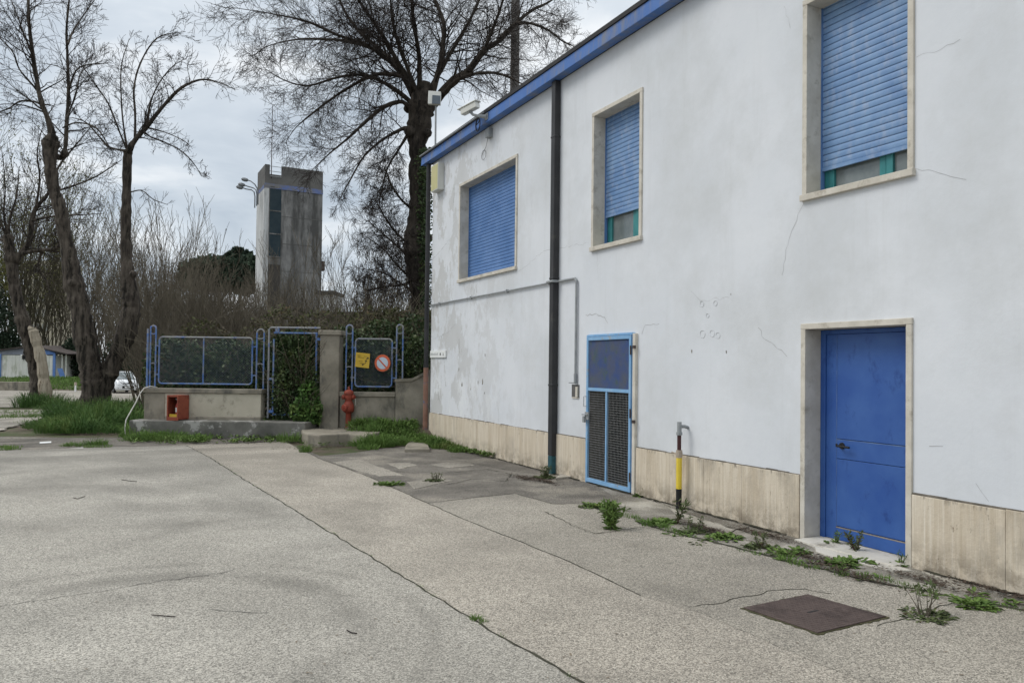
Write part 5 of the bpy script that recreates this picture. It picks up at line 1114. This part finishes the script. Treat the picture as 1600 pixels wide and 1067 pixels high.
weed('dull brownish weed patch below the plinth right of the gas pipe', 1085, 830, .16, 16, .08, WEEDD, 5, .14, TWIGB)
weed('green and yellow weed patch in front of the gas pipe', 1030, 817, .17, 16, .11, WEEDY)
weed('low weed patch before the mesh door behind the upright one', 935, 790, .18, 18, .10, WEEDY)
weed('dull green weed at the foot of the dark downpipe', 850, 746, .18, 20, .09, WEEDD, 10, .16)
weed('bright green low tuft on the seam of the tan slab', 610, 757, .15, 26, .10, WEEDY)
weed('reddish dry tuft on the pale cement patch', 680, 751, .14, 12, .08, WEEDD, 6, .12, MAROON)
weed('small weed at the hinge side of the mesh door', 1002, 775, .06, 8, .09, WEEDY, 4, .12)
weed('small weed under the right jamb of the blue door', 1408, 882, .04, 4, .07, WEEDY, 3, .1)
weed('thin dry stalk weed in front of the gas pipe base', 1058, 818, .03, 2, .05, WEEDD, 4, .24, MAROON)
weed('dark weed growing between cement strip and slab left of the door', 1190, 855, .12, 14, .08, WEEDD, 5, .14, TWIGB)
weed('leafy weed beside the red fire cabinet', 292, 676, .01, 1, .05, WEEDY).location.z = .002
for o in list(COL.objects):
    if o.get('label') == 'leafy weed beside the red fire cabinet': o.location = fp(1.06, .378, .2)
mt_ = MB(); md_ = MB()
for i in range(300):
    x, y = rr.choice(JL)
    if not 2.4 < y < 9.2: continue
    f = .5 + .5 * sin(y * 4.3) + .4 * sin(y * 9.1)
    if rr.random() > f: continue
    rosette(mt_ if rr.random() < .55 else md_, V((x + rr.gauss(.05, .09), y + rr.uniform(-.1, .1), .004)), 8, rr.uniform(.04, .11), rr.uniform(.008, .018), rr)
tag(mt_.build('weed_mat', WEEDY), None, None, None, 'stuff'); tag(md_.build('weed_mat', WEEDD), None, None, None, 'stuff')
mt_ = MB()
for i in range(150):
    y = 12.6 + 3.6 * rr.random() ** .7; x = -.05 - rr.random() * (.12 + .5 * max(0, (y - 13.5) / 2.6)); rosette(mt_, V((x, y, rr.uniform(0, .06 + .07 * max(0, y - 14)))), 9, rr.uniform(.06, .13), rr.uniform(.01, .02), rr, .6)
for i in range(170):
    p = gp(rr.uniform(478, 668), rr.uniform(680, 698)); rosette(mt_, V((p.x, p.y, rr.uniform(0, .05))), 8, rr.uniform(.05, .13), rr.uniform(.01, .02), rr, .6)
for i in range(220):
    p = gp(rr.uniform(200, 470), rr.uniform(680, 693)); rosette(mt_, V((p.x, p.y, rr.uniform(0, .06))), 8, rr.uniform(.06, .15), rr.uniform(.012, .024), rr, .6)
for i in range(120):
    p = fp(rr.uniform(4.9, 6.3), 0, rr.uniform(.05, .9)); p.z = terr(p.x, p.y); rosette(mt_, p + V((0, 0, rr.uniform(0, .12))), 9, rr.uniform(.07, .15), rr.uniform(.012, .024), rr, .7)
tag(mt_.build('weed_mat', WEEDY), None, None, None, 'stuff')
# fallen twigs
def twig(label, pts, r_): tag(MB().tube([gp(x, y, .008) for x, y in pts], r_, 5).build('fallen_twig', TWIG), label, 'twig')
twig('straight fallen twig lying mid left on the grey slab', [(237, 960), (255, 961.5), (274, 963)], .0035)
twig('fallen twig near the far edge of the grey slab', [(190, 749), (202, 751), (214, 752)], .004)
twig('forked fallen twig at the left of the grey slab', [(114, 777), (121, 779), (133, 775)], .004)
twig('bent fallen twig near the dark slab joint', [(542, 984), (550, 988), (558, 989)], .004)
twig('fallen stick resting by the weed before the blue door', [(1310, 892), (1325, 887), (1340, 880)], .006)
twig('fallen stick on the pale cement beside the gas pipe', [(1138, 834), (1150, 827), (1170, 824)], .006)
LZ = [(130, 680, .5, 1.6), (200, 678, .5, 1.4), (260, 684, .4, 1.2), (350, 686, .4, 1.6), (430, 690, .35, 1.2), (540, 692, .3, .6), (490, 700, .3, .6), (1265, 872, .22, .13), (1330, 898, .3, .1), (1460, 912, .33, .12), (1195, 837, .22, .1), (1100, 826, .2, .08), (820, 748, .2, .1), (850, 752, .25, .1), (1560, 925, .3, .08)]
lb_ = MB()
for x, y, ra, rb in LZ:
    c = gp(x, y)
    for i in range(420):
        q, a = rr.gauss(0, .5), rr.gauss(0, .5); p = c + V((q * rb, a * ra * 1.6, .012 + rr.random() * .008)); k = rr.uniform(0, 6.28)
        if p.x > -.03: continue
        lb_.leaf(p, V((cos(k), sin(k), rr.uniform(-.1, .3))).normalized(), (V((0, 0, 1)) + rv(rr) * .5).normalized(), rr.uniform(.015, .05), rr.uniform(.003, .010))
tag(lb_.build('leaf_litter', LITTER), None, None, None, 'stuff')
lt = MB()
for i in range(420):
    k = rr.random()
    if k < .45: p = gp(rr.uniform(0, 1500), rr.uniform(720, 1060), .004)
    elif k < .8: p = V((rr.uniform(-1.0, -.05), rr.uniform(2.5, 9), .010))
    else: p = V((rr.uniform(-2.3, -.3), rr.uniform(9, 15), .006))
    a = rr.uniform(0, 6.28); lt.leaf(p, V((cos(a), sin(a), rr.uniform(0, .3))), V((0, 0, 1)), rr.uniform(.012, .035), rr.uniform(.004, .009))
tag(lt.build('dry_leaves', M1('dry_leaf', (.10, .07, .045), (.30, .26, .2), scale=5, pos=True)), None, None, None, 'stuff')

# ------------------------------------------------------------------ tower and distant things
DT = 70.0
def td(x, d): return at(x, 562, d)
c0, c1 = td(409, DT), td(500, 72.6); c2 = td(397.5, 73.4); c3 = c1 + (c2 - c0); zt = at(409, 255, DT).z; zg = terr(c0.x, c0.y) - .3
def fl(p): return (p.x, p.y)
e1 = (c1 - c0); e1.z = 0; e1n = e1.normalized(); fnrm = V((e1n.y, -e1n.x, 0)); e2 = (c2 - c0); e2.z = 0; e2n = e2.normalized(); wn = e1.length; lnrm = V((-e2n.y, e2n.x, 0))
if fnrm.dot(FW) > 0: fnrm = -fnrm
if lnrm.dot(-e1n) < 0: lnrm = -lnrm
T = thing('concrete_tower', 'tall weathered concrete tower with dark glazed strip and blue band', 'tower', (c0.x, c0.y, zg))
zb = zt - 2.0
def tb(b, u0, u1, v0, v1, z0, z1):
    p = [c0 + e1n * u + e2n * v for u, v in ((u0, v0), (u1, v0), (u1, v1), (u0, v1))]
    return b.hexa([(q.x, q.y, z0) for q in p] + [(q.x, q.y, z1) for q in p])
dep = e2.length
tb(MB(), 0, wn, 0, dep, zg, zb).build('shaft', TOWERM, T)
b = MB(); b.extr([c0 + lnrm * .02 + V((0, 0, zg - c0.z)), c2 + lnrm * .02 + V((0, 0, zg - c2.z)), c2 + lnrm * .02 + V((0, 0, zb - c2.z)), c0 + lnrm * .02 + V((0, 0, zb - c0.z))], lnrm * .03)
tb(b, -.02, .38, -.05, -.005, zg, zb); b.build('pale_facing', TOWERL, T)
b = MB(); tb(b, 0.0, .42, -.02, .3, zb, zt); tb(b, 1.5, wn, -.02, .3, zb, zt); tb(b, .42, 1.5, -.02, .3, zb, zb + .75); tb(b, 0, .3, .3, dep, zb, zt); tb(b, wn - .3, wn, .3, dep, zb, zt); tb(b, .3, wn - .3, dep - .3, dep, zb, zt); b.build('parapet', TOWERD, T)
b = MB(); tb(b, -.03, wn + .02, -.06, -.022, zb - .15, zb + .28); tb(b, -.06, -.02, -.03, dep, zb - .2, zb + .15)
b.build('blue_band', M1('faded_blue_band', (.10, .14, .30), (.14, .18, .34), scale=1.2, c3=(.16, .16, .17), s3=1.4, r3=(.44, .56), pos=True), T)
zg0, zg1 = at(425, 400, DT).z, at(425, 290, DT).z
b = MB(); tb(b, .45, 1.48, -.04, .0, zg0, zg1); b.build('glazing', GLAZ, T)
b = MB()
for f in (0, .33, .66, 1): tb(b, .43, 1.5, -.07, -.042, zg0 + (zg1 - zg0) * f - .05, zg0 + (zg1 - zg0) * f + .05)
tb(b, .40, .448, -.07, 0, zg0, zg1); tb(b, 1.482, 1.53, -.07, 0, zg0, zg1); b.build('glazing_bar', TOWERM, T)
b = MB(); tb(b, .42, 1.48, -.03, 0, zg, zg0 - .7); b.build('lower_panel', TBROWN, T)
for k in range(5):
    z = zb - 2.6 - k * 2.5; tb(MB(), 1.55, wn + .01, -.012, 0, z - .03, z + .03).build('floor_line', TOWERD, T)
b = MB()
for z in (zb + 1.0, zb + 1.45, zb + 1.9): b.tube([c0 + e1n * .42 + V((0, 0, z - c0.z)) + e2n * .1, c0 + e1n * 1.5 + V((0, 0, z - c0.z)) + e2n * .1], .03, 5)
b.build('railing', GREYP, T)
b = MB(); tb(b, wn, wn + .45, .5, 1.2, at(505, 420, 72).z, at(505, 405, 72).z); b.build('wall_box', IRON, T)
p = c0 + e1n * .72 + e2n * .9; p.z = zb; t = thing('antenna_mast', 'thin tall antenna mast on the concrete tower roof', 'antenna', p)
b = MB(); b.tube([p, V((p.x, p.y, at(421, 158, 70.7).z))], [.05, .025], 5); b.build('mast', IRON, t)
p = c0 + e1n * 2.1 + e2n * 1.0; p.z = zb; t = thing('antenna_mast', 'short whip aerial right of the tall mast on tower', 'antenna', p); b = MB(); b.tube([p, V((p.x, p.y, at(448, 232, 71).z))], .025, 5); b.build('whip', GREYP, t)
for lab, hx, hy, ex, ey in (('topmost of three curved lamps on the tower side', 383, 281, 403, 320), ('middle of three curved lamps on the tower side', 378, 289, 401, 322), ('lowest of three curved lamps on the tower side', 375, 293, 398, 325)):
    dl_ = 71.5; e0 = at(ex, ey, dl_); t = thing('street_lamp', lab, 'lamp', e0, 'curved lamps on the concrete tower'); b = MB()
    b.tube([e0, at(ex + .3, ey - 18, dl_), at(ex - 1, ey - 25, dl_), at(ex - 5, ey - 32 if hy < 285 else ey - 28, dl_), at(hx + 9, hy + 2.5, dl_), at(hx + 4, hy + .5, dl_)], .055, 6); b.build('arm', LAMPM, t)
    b = MB(); h0 = at(hx + 5, hy + 1, dl_); dv = (at(hx - 5, hy - 1, dl_) - h0).normalized(); b.lathe(h0, [(.06, 0), (.16, .12), (.19, .35), (.15, .55), (.04, .66)], 10, dv); b.build('head', LAMPM, t)
# small annex and low flat roof behind the signs
t = thing('annex_building', 'small white rooftop block with overhanging slab beside the tower', 'building', place(512, 560, 60)); a = at(498, 480, 60); c = at(521, 480, 60)
b = MB(); b.obox((a + c) / 2 + FW * 1.5 + V((0, 0, -1.2)), (c - a) / 2, FW * 1.5, (0, 0, 2.3)); b.build('wall', TOWERL, t); b = MB(); zt_ = at(510, 457, 60).z; m_ = (a + c) / 2 + FW * 1.5; b.obox((m_.x, m_.y, zt_), (c - a) / 2 * 1.15, FW * 1.9, (0, 0, .14)); b.build('roof_slab', ROOFDK, t)
t = thing('low_building', 'low flat roofed building hidden in ivy behind the short fence', 'building', place(580, 560, 34)); a = at(500, 490, 34); c = at(700, 490, 34); zt_ = at(560, 487, 34).z
b = MB(); m_ = (a + c) / 2 + FW * 2; b.obox((m_.x, m_.y, zt_ / 2 - .2), (c - a) / 2, FW * 2, (0, 0, zt_ / 2)); b.build('wall', LOWB, t)
b = MB(); b.obox((m_.x, m_.y, zt_ - .08), (c - a) / 2 * 1.02, FW * 2.2, (0, 0, .12)); b.build('roof', ROOFDK, t)
b = MB(); p = at(586, 500, 33.9); b.obox(p, RT * .10, FW * .03, (0, 0, .3)); b.build('blue_panel', SHEDB, t)
p = at(576, 486, 35); b = MB(); b.lathe((p.x, p.y, zt_ - .1), [(.13, 0), (.13, .2), (.2, .28), (.22, .42), (.14, .5), (.12, .54), (.17, .60), (.17, .72), (.08, .8)], 12); tag(b.build('roof_cowl', ROOFDK), 'dark rounded vent cowl on the low flat roof', 'vent')
# utility pole
p = at(799, 562, 25.5); p.z = terr(p.x, p.y); b = MB(); b.tube([p, p + V((0, 0, 7)), p + V((0, 0, 14.5))], [.19, .165, .14], 12); t = tag(b.build('utility_pole', POLEM), 'grey wooden utility pole rising behind the building roof', 'pole')
# shed
DS = 86.0; t = thing('shed', 'white corrugated shed with blue corner posts and brown gable roof', 'shed', place(43, 560, DS)); ds = lambda x, y, o=0: at(x, y, DS + o)
gz = place(43, 560, DS).z; b = MB(); xl, xr = -2, 85; zw = ds(40, 555).z; a, c = ds(xl, 560), ds(xr, 560); n_ = 60; pts = []
for i in range(n_ + 1):
    q = a.lerp(c, i / n_) - FW * (.05 if i % 4 in (1, 2) else 0); pts.append(q)
for p, q in zip(pts, pts[1:]): b.add([(p.x, p.y, gz - .3), (q.x, q.y, gz - .3), (q.x, q.y, zw), (p.x, p.y, zw)], [(0, 1, 2, 3)])
b.obox((*((a + c) / 2 + FW * 3).xy, (gz + zw) / 2), (c - a) / 2, FW * 2.9, (0, 0, (zw - gz) / 2)); b.build('wall', SHEDW, t)
b = MB(); b.extr([ds(xl, 554, .02), ds(xr + 2, 554, .02), ds(xr + 2, 551, .02), ds(48, 541, .02), ds(xl, 547, .02)], FW * 5.8); b.build('gable', SHEDG, t)
b = MB(); b.extr([ds(66, 554, -.06), ds(xr + 1, 554, -.06), ds(xr + 1, 551, -.06), ds(66, 545, -.06)], FW * .05)
b.build('blue_trim', SHEDB, t)
for x in (0, 85): q = ds(x, 560, -.1); MB().obox((q.x, q.y, (gz + zw) / 2), RT * .13, FW * .06, (0, 0, (zw - gz) / 2 + .1)).build('corner_post', SHEDB, t)
b = MB(); b.extr([ds(-8, 547, -.3), ds(48, 539.5, -.3), ds(106, 552.5, -.3), ds(106, 554, -.3), ds(48, 541.3, -.3), ds(-8, 548.6, -.3)], FW * 6.6); b.build('roof', ROOFM, t)
b = MB(); b.obox(ds(38, 558, -.1), RT * .22, FW * .04, (0, 0, .22)); b.build('window', DARK, t)
b = MB()
for x in (97, 103): q = ds(x, 575, .2); b.tube([(q.x, q.y, gz - .2), (q.x, q.y, ds(x, 554).z)], .07, 6)
b.build('porch_post', SHEDW, t)
b = MB(); b.obox((*(ds(96, 570, 3).xy), (gz + zw) / 2), RT * .8, FW * .5, (0, 0, (zw - gz) / 2)); b.build('porch_back', TBROWN, t)
q = ds(96, 584, -1.2); b = MB(); b.obox((q.x, q.y, terr(q.x, q.y) + .55), RT * .28 - V((0, 0, .0)), FW * .03, V((0, 0, .55)) - RT * .2); tag(b.build('leaning_board', SHEDB), 'blue board leaning at the porch of the white shed', 'board')
# kerb wall and post by the road
a, c = at(-40, 560, 59), at(50, 560, 59); m_ = (a + c) / 2; b = MB(); b.obox((m_.x, m_.y, terr(m_.x, m_.y) + .28), (c - a) / 2, FW * .25, (0, 0, .38)); tag(b.build('retaining_wall', CONC, bev=.02), 'low concrete retaining wall across the road before the shed', 'wall')
q = at(118, 600, 58); z_ = terr(q.x, q.y); t = thing('marker_post', 'small white and orange marker post on the grassy bank', 'post', (q.x, q.y, z_)); MB().tube([(q.x, q.y, z_), (q.x, q.y, z_ + .5)], .06, 6).build('post', WHITE, t); MB().tube([(q.x, q.y, z_ + .5), (q.x, q.y, z_ + .72)], .09, 6).build('head', BRASS, t)
# beige apartment block
DA = 150.0; a, c = at(34, 560, DA), at(80, 560, DA); m_ = (a + c) / 2 + FW * 5; z1_ = at(50, 406, DA).z; t = thing('apartment_block', 'distant beige apartment block seen through the bare trees', 'building', (m_.x, m_.y, -1))
MB().obox((m_.x, m_.y, z1_ / 2 - 1), (c - a) / 2, FW * 5, (0, 0, z1_ / 2 + 1)).build('wall', BLOCKM, t)
for k in range(6):
    for x in (44, 57, 70): 
        q = at(x, 420 + k * 23, DA - .05); MB().obox(q, RT * .55, FW * .06, (0, 0, .75)).build('window', BLOCKW, t)
# parked car
def car():
    front = at(200.5, 600, 56); hd = (-FW * cos(radians(42)) + RT * sin(radians(42))); hd.z = 0; hd.normalize(); cen = front - hd * 1.82; z_ = terr(cen.x, cen.y) + .03
    t = thing('parked_car', 'small white hatchback parked across the road behind the twin trunks', 'car', (cen.x, cen.y, z_), rz=math.atan2(hd.y, hd.x))
    def loft(st_, name, mat, parent=t, sm=True):
        b = MB(); k = len(st_[0][1])
        for x, prof in st_: b.v += [(x, y, z) for y, z in prof]
        for i in range(len(st_) - 1):
            for j in range(k): b.f.append((i * k + j, i * k + (j + 1) % k, (i + 1) * k + (j + 1) % k, (i + 1) * k + j))
        b.f.append(tuple(range(k))); b.f.append(tuple((len(st_) - 1) * k + j for j in range(k))[::-1])
        return b.build(name, mat, parent, smooth=sm, local=True)
    def sec(hw, zl, zh, tw): return [(-hw * .92, zl), (hw * .92, zl), (hw, zl + .15), (hw, (zl + zh) / 2), (hw * tw, zh), (-hw * tw, zh), (-hw, (zl + zh) / 2), (-hw, zl + .15)]
    loft([(-1.80, sec(.66, .35, .85, .9)), (-1.72, sec(.77, .22, .98, .92)), (-1.2, sec(.82, .2, 1.0, .94)), (.5, sec(.82, .2, 1.0, .94)), (1.0, sec(.82, .2, .99, .92)), (1.5, sec(.80, .2, .92, .88)), (1.75, sec(.74, .22, .84, .88)), (1.83, sec(.64, .28, .72, .95))], 'body', CARW)
    loft([(-1.70, [(-.62, .98), (.62, .98), (.58, 1.40), (-.58, 1.40)]), (-1.45, [(-.74, .98), (.74, .98), (.62, 1.50), (-.62, 1.50)]), (.1, [(-.76, .98), (.76, .98), (.62, 1.53), (-.62, 1.53)]), (.3, [(-.76, .98), (.76, .98), (.60, 1.50), (-.60, 1.50)]), (1.05, [(-.74, .97), (.74, .97), (.66, 1.0), (-.66, 1.0)])], 'glasshouse', CARG, sm=False)
    b = MB(); b.hexa([(-1.5, -.63, 1.49), (.2, -.63, 1.51), (.2, .63, 1.51), (-1.5, .63, 1.49), (-1.45, -.58, 1.54), (.1, -.58, 1.56), (.1, .58, 1.56), (-1.45, .58, 1.54)])
    for s in (-1, 1):
        b.tube([(.25, s * .62, 1.52), (1.08, s * .72, .98)], .035, 6); b.tube([(-.4, s * .64, 1.52), (-.42, s * .775, .98)], .04, 6); b.tube([(-1.45, s * .63, 1.5), (-1.72, s * .70, .98)], .07, 6)
    b.build('roof', CARW, t, local=True)
    for x in (1.15, -1.2):
        for s in (-1, 1):
            wb_ = MB(); wb_.lathe((x, s * .68, .29), [(.20, -.01), (.29, 0), (.295, .03), (.295, .13), (.28, .155), (.19, .155)], 20, (0, s, 0)); wh = wb_.build('wheel', BLACK, t, local=True)
            rb_ = MB(); rb_.lathe((x, s * .68, .29), [(.18, .12), (.18, .150), (.05, .165)], 16, (0, s, 0)); rb_.build('rim', LAMPM, wh, local=True)
    for s in (-1, 1):
        b = MB(); b.hexa([(1.58, s * .52, .66), (1.80, s * .45, .66), (1.62, s * .76, .68), (1.52, s * .80, .68), (1.55, s * .54, .86), (1.72, s * .47, .80), (1.60, s * .73, .84), (1.45, s * .78, .90)]); b.build('headlight', LAMPG, t, local=True)
        b = MB(); b.obox((1.78, s * .55, .38), (.03, 0, 0), (0, .12, 0), (0, 0, .045)); b.build('fog_lamp', BLACK, t, local=True)
        b = MB(); b.obox((.72, s * .88, 1.02), (.06, 0, 0), (0, .08, 0), (0, 0, .06)); b.build('mirror', CARW, t, local=True, bev=.02)
    b = MB(); b.obox((1.81, 0, .44), (.035, 0, 0), (0, .40, 0), (0, 0, .085)); b.obox((1.815, 0, .70), (.03, 0, 0), (0, .38, 0), (0, 0, .025)); b.build('grille', BLACK, t, local=True)
    b = MB(); b.obox((1.852, 0, .44), (.004, 0, 0), (0, .24, 0), (0, 0, .05)); b.build('number_plate', WHITE, t, local=True)
    b = MB(); b.lathe((1.835, 0, .745), [(.05, 0), (.05, .015)], 12, (1, 0, 0)); b.build('emblem', LAMPM, t, local=True)
car()
